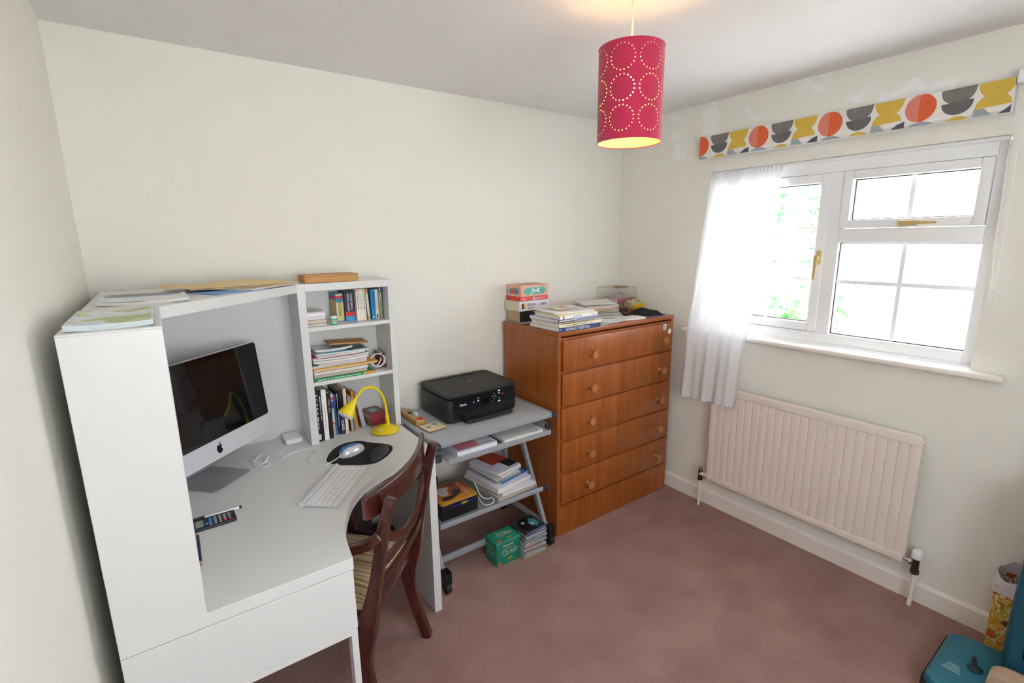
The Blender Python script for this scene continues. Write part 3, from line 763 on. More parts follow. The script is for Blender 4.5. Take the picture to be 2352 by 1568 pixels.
for (dx, dz, r, mt) in ((.058, .107, .0022, WT), (.058, .079, .0022, WT), (.049, .093, .0022, WT), (.067, .093, .0022, WT), (.058, .093, .0016, WT), (.047, .066, .0026, C('9a9aa0')), (-.062, .085, .0038, C('a8a8ae')), (.087, .104, .004, C('d0d0d4')), (.087, .078, .0042, C('2f7f8f')), (.108, .097, .0042, C('d0472c')), (-.036, .088, .0048, C('c8c8cc'))):
    part(G().patch(circ(r, 12, pcx+dx, pz0+dz), (0, yf, 0), (1, 0, 0), (0, 0, 1)), 'button', mt, pr_, fp, smooth=False)
for dz in (.117, .063): part(G().patch(rrect(.014, .006, .001, 2, pcx+.087, pz0+dz), (0, yf, 0), (1, 0, 0), (0, 0, 1)), 'button_print', WT, pr_, fp, smooth=False)
part(G().box(pcx-.115, pcx+.125, py0-.0065, py0, pz0+.012, pz0+.036), 'paper_slot', M('slot_black', '050506', .6), pr_)
part(G().box(pcx-.125, pcx+.14, py0-.05, py0+.01, pz0+.002, pz0+.0165).bevel(.003, 2), 'paper_tray', BLACKP, pr_)

# ================================================================== SMALL BUILDERS: books, booklets, boxes
def dashes(col, cv, t, h, zc, ln, xc, hh):
    """a line of print too small to read"""
    rnd = random.Random(int(zc*1000)+int(h*1e4)); a = h*(zc+ln/2); end = h*(zc-ln/2); g = G()
    while a > end:
        b = max(end, a-rnd.uniform(.006, .018)); hw = t*hh*.5*.7
        g.patch([(t*xc-hw, b), (t*xc+hw, b), (t*xc+hw, a), (t*xc-hw, a)], (0, -.0008, 0), (1, 0, 0), (0, 0, 1), .0003); a = b-.003
    o = link('fine_print', g.mesh('fine_print', C(col, .6), False), cv); o['kind'] = 'stuff'
def book(label, loc, t, h, d, cover, rot=(0,0,0), pages=None, bands=(), text=(), group=None, ct=.0018, cat='book', name='book', hard=False, spine=None, rough=.45):
    root = thing(name, label, cat, loc, rot=rot, group=group, local=True)
    cm = C(cover, rough) if isinstance(cover, str) else cover
    g = G(); c = .0025 if hard else ct
    g.prism([(0, 0), (t, 0), (t, d), (t-c, d), (t-c, c), (c, c), (c, d), (0, d)], 0, h)
    cv = part(g.bevel(min(.0012, c*.45), 1, 50), 'cover', cm, root)
    e = .004 if hard else .001
    part(G().box(c+.0002, t-c-.0002, c+.0005, d-e, e, h-e), 'pages', pages or PAGESW, root, smooth=False)
    if spine: part(G().patch([(0.0006, .001), (t-.0006, .001), (t-.0006, h-.001), (.0006, h-.001)], (0, -.0001, 0), (1, 0, 0), (0, 0, 1), .0004), 'spine', C(spine, rough), root, cv, smooth=False)
    for (z0, z1, col) in bands:
        part(G().patch([(.0004, z0*h), (t-.0004, z0*h), (t-.0004, z1*h), (.0004, z1*h)], (0, -.0004, 0), (1, 0, 0), (0, 0, 1), .0004), 'spine_band', C(col, rough), root, cv, smooth=False)
    for tx in text:
        s_, col, zc, ln = tx[:4]
        if s_ is None:
            dashes(col, cv, t, h, zc, ln, tx[4] if len(tx) > 4 else .5, tx[5] if len(tx) > 5 else .3); continue
        xc = tx[4] if len(tx) > 4 else .5; hh = tx[5] if len(tx) > 5 else None
        lettering(s_, C(col, .6), cv, (t*xc, -.0006, h*zc), (0, 0, -1), (1, 0, 0), width=ln*h, height=hh*t if hh else None, bold=.01)
    return root
LIE = -PI/2
def lying(label, xr, yf, zb, t, h, d, cover, rz=0, **k):
    """book lying flat, spine facing -y; xr: right end of the spine"""
    return book(label, (xr, yf, zb), t, h, d, cover, rot=(0, LIE, rz), **k)

def booklet(label, c, w_, d_, t, rz, cover, zb=None, pages=None, curl=0, group=None, name='magazine', cat='magazine', prints=(), sag=0, tilt=(0, 0)):
    """stapled booklet or papers lying flat: cover sheets, page block, slight curl. c=(x,y,z base)"""
    root = thing(name, label, cat, c, rz=rz, group=group, local=True)
    cm = C(cover, .5) if isinstance(cover, str) else cover
    def zf(u, v): return curl*(2*u-1)**2*abs(2*u-1) - sag*max(0, u-.7)/.3*.0 + tilt[0]*(u-.5) + tilt[1]*(v-.5) + sag*max(0, v-.6)**2
    zmin = min(zf(i/8, j/8) for i in range(9) for j in range(9))
    f = lambda dz, ins: (lambda u, v: (lerp(-w_/2+ins, w_/2-ins, u), lerp(-d_/2+ins, d_/2-ins, v), zf(u, v)-zmin+dz))
    tp = min(.0011, t*.3)
    part(G().grid(f(tp, .0015), 8, 6, (0, 0, t-2*tp)), 'pages', pages or PAGESW, root)
    cv = part(G().grid(f(t-tp, 0), 8, 6, (0, 0, tp)), 'cover', cm, root)
    part(G().grid(f(0, 0), 8, 6, (0, 0, tp)), 'back_cover', cm, root)
    for (u0, u1, v0, v1, col) in prints:
        ff = f(t, 0)
        part(G().grid(lambda u, v: ff(lerp(u0, u1, u), lerp(v0, v1, v)), 6, 4, (0, 0, .0005)), 'print', C(col, .5) if isinstance(col, str) else col, root, cv)
    return root

# ================================================================== CHAIR
cr_ = thing('armchair', 'dark mahogany carver chair with striped seat tucked under the desk', 'chair', (-1.976, -.849, 0), rz=math.atan2(.714, .70))
SEATM = stripes('striped_seat_cloth', ['8c6a44', 'd8bf92', 'a8895a', 'e6d6b0', '7a5a3a', 'cfb07e'], 'X', 34)
prof_ = [(0, 0), (.045, .15), (.065, .3), (.03, .45), (-.005, .6), (-.035, .75), (-.062, .848)]
for s_ in (-.205, .205):
    pth = catmull([(s_, y, z) for y, z in prof_], 6)
    n_ = len(pth); ws = [lerp(.034, .03, i/(n_-1)) for i in range(n_)]; hs_ = [lerp(.036, .034, i/(n_-1)) + .034*math.exp(-((pth[i].z-.36)/.12)**2) for i in range(n_)]
    part(G().sweep(pth, (1, 0, 0), ws, hs_).bevel(.004, 2, 40), 'rear_leg', MAHOG, cr_)
    k = 1 if s_ > 0 else -1
    fl = catmull([(k*.222, .525, 0), (k*.222, .49, .14), (k*.222, .475, .28), (k*.222, .485, .43)], 6)
    part(G().sweep(fl, (1, 0, 0), [lerp(.026, .038, i/18) for i in range(19)], [lerp(.026, .05, i/18) for i in range(19)]).bevel(.004, 2, 40), 'front_leg', MAHOG, cr_)
    ar = catmull([(k*.218, -.03, .735), (k*.226, .015, .702), (k*.236, .09, .684), (k*.24, .2, .678), (k*.24, .29, .655), (k*.238, .325, .60), (k*.232, .31, .52), (k*.228, .30, .44)], 6)
    part(G().sweep(ar, (1, 0, 0), .028, .03).bevel(.006, 3, 40), 'arm', MAHOG, cr_)
    part(G().sweep([(k*.212, .055, .418), (k*.222, .48, .418)], (0, 0, 1), .05, .024).bevel(.004, 2), 'seat_rail', MAHOG, cr_)
g = G()
N_ = 25
cp = [(lerp(-.25, .25, i/(N_-1)), -.05+.052*(lerp(-1, 1, i/(N_-1)))**2, .832) for i in range(N_)]
part(G().sweep(cp, (0, 0, 1), [.082*(1-.12*abs(2*i/(N_-1)-1)**6) for i in range(N_)], .02).bevel(.007, 3, 40), 'crest_rail', MAHOG, cr_)
sw = [(lerp(-.195, .195, i/20), -.02-.012*(1-(i/10-1)**2), .735-.098*(1-abs(i/10-1)**2.4)) for i in range(21)]
part(G().sweep(sw, (0, 1, 0), .016, .03).bevel(.004, 2, 40), 'swag_rail', MAHOG, cr_)
for z in (.545, .598):
    rl = [(lerp(-.2, .2, i/14), .004-.02*(1-(i/7-1)**2), z) for i in range(15)]
    part(G().sweep(rl, (0, 0, 1), .026, .016).bevel(.004, 2, 40), 'back_rail', MAHOG, cr_)
for z, y, yy in ((.418, .045, 0), (.418, .488, 0)):
    part(G().sweep([(-.205, y, z), (.205, y, z)], (0, 0, 1), .05, .022).bevel(.004, 2), 'seat_rail', MAHOG, cr_)
def seat_pt(u, v):
    hw = lerp(.185, .208, v); e = 1-max(abs(2*u-1), abs(2*v-1))**6
    return (lerp(-hw, hw, u), lerp(.06, .475, v), .443 + .028*e*(1-.3*((2*u-1)**2+(2*v-1)**2)/2))
part(G().grid(seat_pt, 20, 20, (0, 0, -.03)), 'seat_pad', SEATM, cr_)

# ================================================================== THINGS UNDER THE DESK
ub = thing('holdall_bag', 'dark grey cloth bag slumped on the floor under the desk', 'bag', (-1.99, -.2, 0))
BAG = M('dark_grey_canvas', '46443f', .9, var=.25, vscale=9, bump=.4, bscale=60)
def bag_pt(a, v):
    r = (1-abs(v-.45)**3*2.2); wv = 1+.05*math.sin(5*a+3*v)+.04*math.sin(11*a-5*v)
    return (-1.99+.11*r*wv*math.copysign(abs(math.cos(a))**.6, math.cos(a)), -.2+.085*r*wv*math.copysign(abs(math.sin(a))**.6, math.sin(a)), .004+.50*v*(1+.05*math.sin(3*a)))
part(G().grid(lambda u, v: bag_pt(u*2*PI, v), 48, 20), 'body', BAG, ub)
part(G().tube(catmull([(-2.05, -.28, .42), (-2.03, -.285, .53), (-1.975, -.285, .56), (-1.93, -.285, .53), (-1.91, -.28, .42)], 6), .011, 8), 'handle', BAG, ub)
part(G().grid(lambda u, v: Vector(bag_pt(lerp(PI, 2*PI, u), lerp(.45, .5, v))) + V(0, -.004, 0), 30, 2), 'zip', C('2a2826'), ub)
ux = thing('carrier_box', 'black carton with red and white lettering on the floor under the desk', 'box', (-1.8, -.15, 0))
part(G().box(-1.852, -1.754, -.2, -.1, .002, .17).bevel(.004, 1), 'body', C('17161a', .5), ux)
part(G().box(-1.853, -1.753, -.201, -.099, .165, .2).bevel(.003, 1), 'lid', C('1c1b20', .5), ux)
for i, t_ in enumerate('ZTJ'):
    part(G().box(-1.85+.033*i, -1.824+.033*i, -.2025, -.201, .169, .196), 'red_panel', C('8a1f26'), ux, smooth=False)
    lettering(t_, WT, ux, Vector((-1.837+.033*i, -.2028, .183)) - ROOTLOC[ux], (1, 0, 0), (0, 0, 1), height=.018)

# ================================================================== ON THE DESK
DZT = DZ + .0004
# --- computer
ia = math.atan2(.683, .73)
im = thing('desktop_computer', 'aluminium all-in-one computer with black glass screen in the desk corner', 'computer', (-2.43, -.403, DZT), rz=ia)
# local: x along screen, -y faces the user
sw_, tilt = .528, math.radians(5)
part(G().prism(rrect(.172, .18, .016, 6, 0, .062), 0, .0055).bevel(.0012, 2, 50), 'stand_foot', ALUD, im)
part(G().sweep(catmull([(0, .148, .006), (0, .138, .09), (0, .085, .19), (0, .045, .24)], 5), (1, 0, 0), .168, .008).bevel(.001, 1), 'stand_neck', ALUD, im)
def scr(p): # screen plane: origin bottom centre, tilt back
    x, z, dpt = p; return V(x, .014 + z*math.sin(tilt) + dpt, .088 + z*math.cos(tilt))
def scr_prism(pts, d0, d1):
    g = G(); A = [g.bm.verts.new(scr((x, z, d0))) for x, z in pts]; B = [g.bm.verts.new(scr((x, z, d1))) for x, z in pts]
    g._f(A); g._f(B[::-1]); k = len(pts)
    for i in range(k): g._f([A[i], B[i], B[(i+1) % k], A[(i+1) % k]])
    return g
def bulge(u, v):
    x = lerp(-sw_/2+.006, sw_/2-.006, u); z = lerp(.006, .359, v); return scr((x, z, .012+.028*(1-abs(2*u-1)**2.5)*(1-abs(2*v-1)**3)))
part(scr_prism(rrect(sw_, .365, .013, 5, 0, .1825), 0, .016).bevel(.002, 1, 50), 'housing', ALU, im)
part(G().grid(bulge, 16, 10), 'rear_shell', ALU, im)
gl_ = rrect(sw_-.001, .293, .0125, 5, 0, .2185)
gl_ = [(x, max(z, .0735)) for x, z in gl_]
SCRG = M('screen_glass', '07080b', .03, var=0, spec=.6)
ds = part(scr_prism(gl_, -.0022, .0002), 'screen', SCRG, im)
part(scr_prism([(-.238, .092), (.238, .092), (.238, .345), (-.238, .345)], -.0026, -.002), 'display', M('screen_off', '121315', .04, var=0, spec=.6), im, ds)
# emblem: bitten apple with a leaf
body_ = [(0, .011), (.004, .0135), (.0085, .013), (.0115, .0095)] + [(.0085, .006), (.0075, .001), (.009, -.003), (.0122, -.006)] + [(.0095, -.012), (.005, -.0165), (.002, -.0162), (0, -.0152), (-.002, -.0162), (-.005, -.0165), (-.0095, -.012), (-.0125, -.004), (-.0128, .003), (-.0108, .0098), (-.0075, .013), (-.0035, .0132)]
part(scr_prism([(a*1.0, .036+b*1.0) for a, b in body_], -.0006, .0002), 'emblem', C('14161a', .2), im)
part(scr_prism([(.0, .036+.0145), (.0005, .036+.018), (.003, .036+.0212), (.0062, .036+.022), (.006, .036+.0185), (.0035, .036+.0155)], -.0006, .0002), 'emblem', C('14161a', .2), im)
# --- keyboard
kb = thing('keyboard', 'slim aluminium keyboard with white keys lying at an angle on the desk', 'keyboard', (-2.131, -.676, DZT), rz=math.atan2(.245, .2))
g = G().prism([(-.065, 0), (.049, .0035), (.049, .0055), (-.065, .0035)], -.14, .14, 'x')
part(g.bevel(.0008, 1), 'base', ALU, kb)
part(G().cyl((-.14, .0565, .0088), (.14, .0565, .0088), .0086, seg=20), 'battery_tube', ALU, kb)
def kmesh(w_, d_): return G().box(-w_/2, w_/2, -d_/2, d_/2, 0, .0022).bevel(.0012, 1).mesh('key', WHITEP)
KM = {}
def key(x, y, w_, d_):
    if (w_, d_) not in KM: KM[(w_, d_)] = kmesh(w_, d_)
    link('key', KM[(w_, d_)], kb, (x, y, .0036+.0019*(y+.065)/.114+.0003), (math.atan2(.002, .114), 0, 0))
rows = [(.040, .0085, [1]*14), (.026, .0155, [1]*13+[1.5]), (.0075, .0155, [1.5]+[1]*13), (-.011, .0155, [1.8]+[1]*11+[1.7]), (-.0295, .0155, [1.3]+[1]*11+[2.2]), (-.0495, .0165, [1, 1, 1, 1.3, 5, 1.3, 1, 1, 1, 1])]
for y, d_, ws in rows:
    tot = sum(ws); un = .274/tot; x = -.137
    for wu in ws:
        key(x+un*wu/2, y, round(un*wu-.0026, 5), d_); x += un*wu
# --- mouse mat with wrist rest, mouse and its lead
mp_ = thing('mouse_mat', 'black mouse mat with padded wrist rest beside the keyboard', 'mouse mat', (-1.97, -.45, DZT))
pad = catmull([(-2.104, -.456, 0), (-2.09, -.42, 0), (-2.06, -.372, 0), (-2.014, -.334, 0), (-1.965, -.330, 0), (-1.93, -.348, 0), (-1.9, -.393, 0), (-1.868, -.428, 0), (-1.848, -.462, 0), (-1.852, -.498, 0), (-1.888, -.543, 0), (-1.93, -.572, 0), (-1.967, -.582, 0), (-2.02, -.555, 0), (-2.083, -.502, 0), (-2.104, -.456, 0)], 4)[:-1]
part(G().prism([(p.x, p.y) for p in pad], DZT, DZT+.004).bevel(.001, 1, 60), 'mat', BLACKF, mp_)
def rest_pt(u, v):
    a = u*2*PI; r = math.sin(v*PI/2); e = 1-(1-r)**1; x, y = .068*r*math.cos(a)*(1+.1*math.cos(2*a)), .034*r*math.sin(a)
    ca, sa = math.cos(math.radians(48)), math.sin(math.radians(48))
    return (-1.917+x*ca-y*sa, -.515+x*sa+y*ca, DZT+.004+.016*math.sqrt(max(0, 1-r**4)))
part(G().grid(rest_pt, 36, 10), 'wrist_rest', M('black_gel', '26262a', .6, var=.05), mp_)
mo = thing('computer_mouse', 'silver and bright blue computer mouse on the black mat', 'mouse', (-2.0, -.443, DZT+.0042), rz=math.radians(22))
def mouse_pt(off, zs):
    def f(u, v):
        a = u*2*PI; r = math.sin(v*PI/2); x, y = .058*r*math.cos(a), .031*r*math.sin(a)*(1-.12*math.cos(a))
        return (x, y, (.033+off)*math.sqrt(max(0, 1-r**3.2))*(1-.18*math.cos(a)*r)*zs)
    return f
part(G().grid(mouse_pt(0, 1), 40, 12), 'shell', M('silver_plastic', 'd6dade', .3, .3), mo)
fm = mouse_pt(.0012, 1)
BLU = M('metallic_blue', '2f8fd6', .22, .25, coat=.4)
def band(u, v):  # blue cover over the crown and the far half of the shell
    X = lerp(-.93, .93, u); ymax = math.sqrt(max(0, .94**2-X*X)); s_ = lerp(min(-.38+.25*abs(X), ymax), ymax, v); r = 1
    r = min(.96, math.sqrt(X*X+s_*s_)); ca = X/max(r, 1e-3)
    return (.058*X*1.012, .031*s_*(1-.12*ca)*1.012, .033*math.sqrt(max(0, 1-r**3.2))*(1-.18*ca*r)*1.012+.0009)
part(G().grid(band, 24, 8), 'top_cover', BLU, mo)
part(G().ball((-.034, .004, .031), .006, 12, (1, .45, .5)), 'scroll_wheel', C('e6e8ea', .3), mo)
lead = catmull([(-2.052, -.467, DZT+.014), (-2.085, -.482, DZT+.0085), (-2.13, -.485, DZT+.0025), (-2.16, -.425, DZT+.0025), (-2.135, -.37, DZT+.0025), (-2.105, -.325, DZT+.0025), (-2.135, -.29, DZT+.0025), (-2.2, -.298, DZT+.0025), (-2.245, -.33, DZT+.0025), (-2.262, -.29, DZT+.0025), (-2.27, -.25, DZT+.0025), (-2.29, -.225, DZT+.0025), (-2.335, -.205, DZT+.0025)], 8)
part(G().tube([(Matrix.Rotation(-math.radians(22), 3, 'Z') @ (p - ROOTLOC[mo])) for p in lead], .0018, 6), 'lead', C('e8e8ea', .4), mo)
cb = G().tube(catmull([(-2.345, -.24, DZT+.0025), (-2.335, -.28, DZT+.0025), (-2.318, -.33, DZT+.003), (-2.295, -.335, DZT+.012), (-2.283, -.29, DZT+.016), (-2.30, -.26, DZT+.012), (-2.325, -.28, DZT+.006), (-2.335, -.305, DZT+.0025), (-2.328, -.34, DZT+.0025), (-2.305, -.365, DZT+.0025), (-2.288, -.35, DZT+.0025), (-2.30, -.3, DZT+.0025)], 8), .0024, 8)
single(cb, 'computer_cable', 'looped white cable lying behind the computer stand', 'cable', WHITEP)
single(G().box(-2.196, -2.128, -.198, -.1, DZT, DZT+.022).bevel(.006, 3), 'power_adapter', 'small white power adapter in the back of the desk beside the bookcase', 'adapter', WHITEP)
# --- yellow lamp
yl = thing('desk_lamp', 'yellow gooseneck desk lamp with cone shade on the desk', 'lamp', (-1.803, -.292, DZT))
part(G().lathe([(0, 0), (.056, 0), (.062, .004), (.061, .009), (.05, .017), (.03, .0235), (.012, .027), (.008, .03), (0, .03)], (-1.803, -.294, DZT), 40), 'base', YEL, yl)
part(G().ball((-1.838, -.318, DZT+.0215), .0105, 14, (1, 1, .4)), 'switch', C('d9d6cf', .4), yl)
# neck lies in a vertical plane from the base back-right towards the left front
nk = catmull([(-1.785, -.285, DZT+.022), (-1.787, -.285, DZT+.06), (-1.792, -.287, DZT+.12), (-1.81, -.295, DZT+.175), (-1.845, -.308, DZT+.212), (-1.885, -.32, DZT+.222), (-1.915, -.328, DZT+.208), (-1.935, -.332, DZT+.187)], 8)
part(G().tube(nk, [.0085 if i < 10 else .0058 for i in range(len(nk))], 10), 'neck', YEL, yl)
ax_ = V(-.62, -.12, -.72).normalized()
apex = V(-1.93, -.331, DZT+.193)
part(G().lathe([(.0062, 0), (.008, .012), (.012, .02), (.034, .082), (.0325, .082), (.011, .022), (.006, .012)], apex, 32, ax_), 'shade', YEL, yl)
part(G().lathe([(0, .074), (.026, .076), (.0335, .084), (.033, .09), (.024, .094), (0, .096)], apex, 32, ax_), 'diffuser', C('d2d2d0', .5), yl)
part(G().tube(catmull([(-1.742, -.3, DZT+.008), (-1.725, -.285, DZT+.0035), (-1.7, -.25, DZT+.0015), (-1.7, -.22, DZT-.02)], 6), .002, 6), 'flex', C('cfcdc6', .5), yl)
# --- calculator, pen, pencil
cl = thing('calculator', 'dark pocket calculator lying beside the tall cabinet', 'calculator', (-2.497, -.681, DZT), rz=math.radians(1))
part(G().prism(rrect(.112, .062, .007, 5), 0, .009).bevel(.002, 2, 50), 'body', C('1c1f2a', .4), cl)
part(G().box(-.05, -.03, -.022, .02, .0088, .0096), 'display', C('8d9590', .2), cl)
for i in range(5):
    for j in range(4):
        col = 'c9403c' if (j == 0 and i > 2) else ('3f8ed0' if i == 0 and j > 0 else '9b9b98')
        part(G().box(-.011+.0125*i-.0042, -.011+.0125*i+.0042, -.021+.0125*j-.0042, -.021+.0125*j+.0042, .0088, .0112).bevel(.001, 1), 'key', C(col, .5), cl)
part(G().cyl((-.021, -.012, .0088), (-.021, -.012, .0108), .005, seg=14), 'key', C('3f8ed0', .5), cl)
pn = thing('ballpoint_pen', 'clear ballpoint pen with black cap behind the calculator', 'pen', (-2.486, -.636, DZT+.0042), rz=math.radians(1))
part(G().cyl((-.055, 0, 0), (.06, 0, 0), .0038, seg=8), 'barrel', C('e4e6e4', .15), pn)
part(G().cyl((-.068, 0, 0), (-.034, 0, 0), .0042, .0048, seg=12), 'cap', C('111216', .3), pn)
part(G().cyl((.06, 0, 0), (.067, 0, 0), .0042, seg=12), 'end_plug', C('2b2d31', .4), pn)
pc = thing('pencil', 'dark blue pencil on the desk against the tall cabinet', 'pencil', (-2.5465, -.815, DZT+.0036), rz=math.radians(-91))
part(G().cyl((-.075, 0, 0), (.07, 0, 0), .0035, seg=6), 'barrel', C('23264a', .35), pc)
part(G().cyl((.07, 0, 0), (.083, 0, 0), .0035, .0012, seg=12), 'sharpened_tip', C('d9a877', .7), pc)
part(G().cyl((.083, 0, 0), (.087, 0, 0), .0012, .0003, seg=8), 'point', C('22202a', .5), pc)
part(G().cyl((-.083, 0, 0), (-.075, 0, 0), .0035, seg=12), 'rubber', C('d78a80', .8), pc)

# ================================================================== BOOKCASE: TOP SHELF
Z1, Z2 = 1.2434, 1.0154
book('encyclopedia with turquoise and yellow spine on the top shelf', (-1.935, -.165, Z1), .032, .122, .075, '3f9cc0', rot=(0, 0, math.radians(4)), bands=[(.02, .68, 'ecdc9c'), (.80, .90, 'd9485a'), (.91, .96, 'ecdc9c')], text=[('ENCYCLOPEDIA', '2c4038', .44, .5, .45, .42)], pages=PAGES)
en = [o for o in bpy.data.objects if o.get('label', '').startswith('encyclopedia')][0]
part(G().patch([(-.07, .01), (-.006, .01), (-.006, .092), (-.07, .092)], (-.0002, 0, 0), (0, -1, 0), (0, 0, 1)), 'cover_print', C('d8b978'), en, [c for c in en.children if c.name.startswith('cover')][0], smooth=False)
part(G().patch([(-.07, .097), (-.006, .097), (-.006, .11), (-.07, .11)], (-.0002, 0, 0), (0, -1, 0), (0, 0, 1)), 'cover_print', C('d9485a'), en, [c for c in en.children if c.name.startswith('cover')][0], smooth=False)
book('thick navy dictionary with red and blue bands on the top shelf', (-1.9022, -.18, Z1), .042, .128, .085, '1d2440', bands=[(.16, .31, 'd8323c'), (.0, .16, '2f9fe0')], text=[('OXFORD FRENCH', 'e8ecf2', .66, .55, .68, .2), ('MINIDICTIONARY', 'e8ecf2', .62, .6, .36, .2), ('OXFORD', 'cfe6f8', .08, .12, .5)], pages=PAGES)
for i, (x, t_, c_, lb, tx, tc2) in enumerate(((-1.8585, .015, 'f0ece0', 'leftmost cream paperback beside the navy dictionary', None, 'c8683c'), (-1.843, .0125, 'eeece6', 'middle white paperback of three on the top shelf', None, 'a0a49c'), (-1.830, .0125, 'efe8d6', 'cream paperback with blue lettering left of the leaning book', None, '4a6ea8'))):
    book(lb, (x, -.2, Z1), t_, .138, .09, c_, text=[(tx, tc2, .6, .5, .5, .35)], bands=[(.9, .985, 'e2b49c')] if i != 1 else [(.9, .97, 'd8dcd8')], group='white paperbacks on the top shelf')
book('tan leaning book with orange top, right of the white paperbacks', (-1.8115, -.203, Z1), .0105, .136, .09, 'e6d9bc', rot=(0, math.radians(-2.5), 0), bands=[(.85, .98, 'd8783c'), (.03, .1, 'a8906a')])
book('bright blue paperback leaning on the top shelf', (-1.7945, -.204, Z1), .0195, .131, .09, '1f8fd0', text=[(None, '16466e', .66, .55, .5, .3), ('4', 'f2f6fa', .08, .06, .4)])
book('cream thin book between the blue and the green ones', (-1.774, -.199, Z1), .0135, .132, .09, 'e9e6d2', text=[(None, '2a2a28', .1, .12, .5, .6)], bands=[(.3, .75, 'dedab8')])
book('olive green guide book with navy top at the right end', (-1.7595, -.199, Z1), .0165, .1405, .095, '8c987a', bands=[(.84, .985, '2a3a70')], text=[('Thai', 'e8ecd8', .7, .18, .5, .62), (None, 'e8ecf2', .91, .09, .5, .4)])
# little pile at the left
booklet('pale magazine at the bottom of the left pile on the top shelf', (-2.034, -.155, Z1), .075, .13, .007, .04, 'c9ccd0', name='magazine', prints=[(.1, .9, .05, .4, '9aa0a8')])
booklet('dark red paperback under the white box on the top shelf', (-2.032, -.16, Z1+.0077), .08, .11, .0165, .02, '9b2433', name='book', cat='book', pages=PAGES)
bx_ = thing('gadget_box', 'small white gadget box lying on a red book', 'box', (-2.034, -.165, Z1+.0245))
part(G().box(-2.072, -1.9965, -.218, -.11, Z1+.0245, Z1+.0525).bevel(.002, 2), 'carton', C('f0eeee', .3), bx_)
lettering('iPod shuffle', C('a8a8ac', .5), bx_, Vector((-2.034, -.2182, Z1+.0375)) - ROOTLOC[bx_], (1, 0, 0), (0, 0, 1), width=.052)
part(G().box(-2.0725, -1.996, -.2184, -.1096, Z1+.0522, Z1+.058).bevel(.0015, 1), 'lid', C('d4cfd0', .3), bx_)
gp = thing('chewing_gum_pot', 'small green and white round pot on the top shelf', 'pot', (-1.968, -.228, Z1))
part(G().lathe([(0, 0), (.0125, 0), (.0135, .002), (.0135, .026), (0, .026)], (-1.968, -.228, Z1), 24), 'pot', C('52b890', .35), gp)
part(G().lathe([(0, 0), (.014, 0), (.014, .008), (.0125, .01), (0, .01)], (-1.968, -.228, Z1+.0262), 24), 'cap', C('eef2ee', .35), gp)
part(G().grid(lambda u, v: (-1.968+.0138*math.cos(lerp(-2.3, -.9, u)), -.228+.0138*math.sin(lerp(-2.3, -.9, u)), Z1+lerp(.007, .019, v)), 10, 2), 'label_band', C('d8e6e0', .4), gp)
part(G().grid(lambda u, v: (-1.968+.0139*math.cos(lerp(-1.9, -1.1, u)), -.228+.0139*math.sin(lerp(-1.9, -1.1, u)), Z1+lerp(.012, .017, v)), 10, 2), 'label_print', C('c8463c', .4), gp)
# wooden box on top of the bookcase
wb_ = thing('wooden_box', 'flat tan wooden box on top of the bookcase', 'box', (-1.962, -.19, DT))
part(G().box(-2.07, -1.856, -.242, -.135, DT+.0003, DT+.025).bevel(.001, 1), 'tray', KRAFT, wb_)
part(G().box(-2.0705, -1.8555, -.2425, -.1345, DT+.0255, DT+.031).bevel(.001, 1), 'lid', KRAFT, wb_)

# ================================================================== BOOKCASE: MIDDLE SHELF (pile of papers)
z = Z2
lying('green softback book with orange spine end at the bottom of the paper pile', -1.8185, -.2555, z, .0115, .252, .15, '2f9a58', bands=[(.0, .165, 'e8982c'), (.17, .185, 'f0f0ea'), (.79, .80, 'f0f0ea')], text=[(None, 'cfe8d8', .5, .5, .5, .35), (None, 'f2f6f2', .89, .12, .5, .5)])
z += .012
def paper(label, xc, w_, t_, cover, rz=0, yc=-.165, d_=.14, curl=0, prints=(), pages=None, name='magazine', cat='magazine', tilt=(0, 0)):
    global z
    t_ *= .86
    booklet(label, (xc, yc, z), w_, d_, t_, rz, cover, curl=curl*.7, prints=prints, pages=pages, name=name, cat=cat, tilt=tilt, group='paper pile on the middle shelf')
    z += t_ + .0006 + curl*.35
paper('grey and pink magazine just above the green book', -1.957, .225, .013, 'b8a49c', 0, -.17, pages=M('grey_pages', 'c2b8ae', .8))
paper('white wad of papers low in the pile', -1.955, .23, .013, 'e8e8e4', .015, -.168, pages=M('white_wad', 'dcdcd8', .8, var=.1, vscale=4, stretch=(200, 1, 1)), name='paper_wad', cat='papers')
paper('magazine with an orange red cover in the pile', -1.957, .228, .007, 'd2683c', 0, -.165, name='magazine')
paper('mustard yellow padded envelope sticking out right of the pile', -1.931, .272, .009, 'e0a828', -.015, -.172, pages=M('envelope_edge', 'e8c878', .7), name='envelope', cat='envelope')
paper('grey printed booklet above the yellow envelope', -1.957, .232, .014, 'c4c4bc', .02, -.162, pages=M('mixed_pages', 'cfcabd', .8, var=.15, vscale=4, stretch=(250, 1, 1)))
paper('lilac leaflet with pink edge in the pile', -1.945, .205, .006, 'dcc4cc', .0, -.168, name='leaflet', cat='leaflet')
paper('white stapled papers, thick, in the upper half of the pile', -1.95, .232, .011, 'eef0f4', .02, -.165, name='paper_wad', cat='papers', curl=.004)
paper('folded pale blue and white sheets in the pile', -1.948, .236, .009, 'dfe6ee', -.01, -.163, name='paper_wad', cat='papers', curl=.005)
paper('magenta folder peeping out at the left of the pile', -1.965, .21, .005, 'd0457c', .01, -.163, name='folder', cat='folder', curl=.003)
paper('white letters with black print near the top of the pile', -1.95, .2, .006, 'ececec', .03, -.17, name='letter', cat='papers', prints=[(.1, .9, .02, .12, '5a5a60')])
paper('turquoise and white brochure near the top of the pile', -1.94, .225, .009, 'bcd4de', -.02, -.166, prints=[(.2, .7, .0, .5, '58b0d4'), (.6, .95, .1, .6, '6a8a80')], name='brochure', cat='brochure')
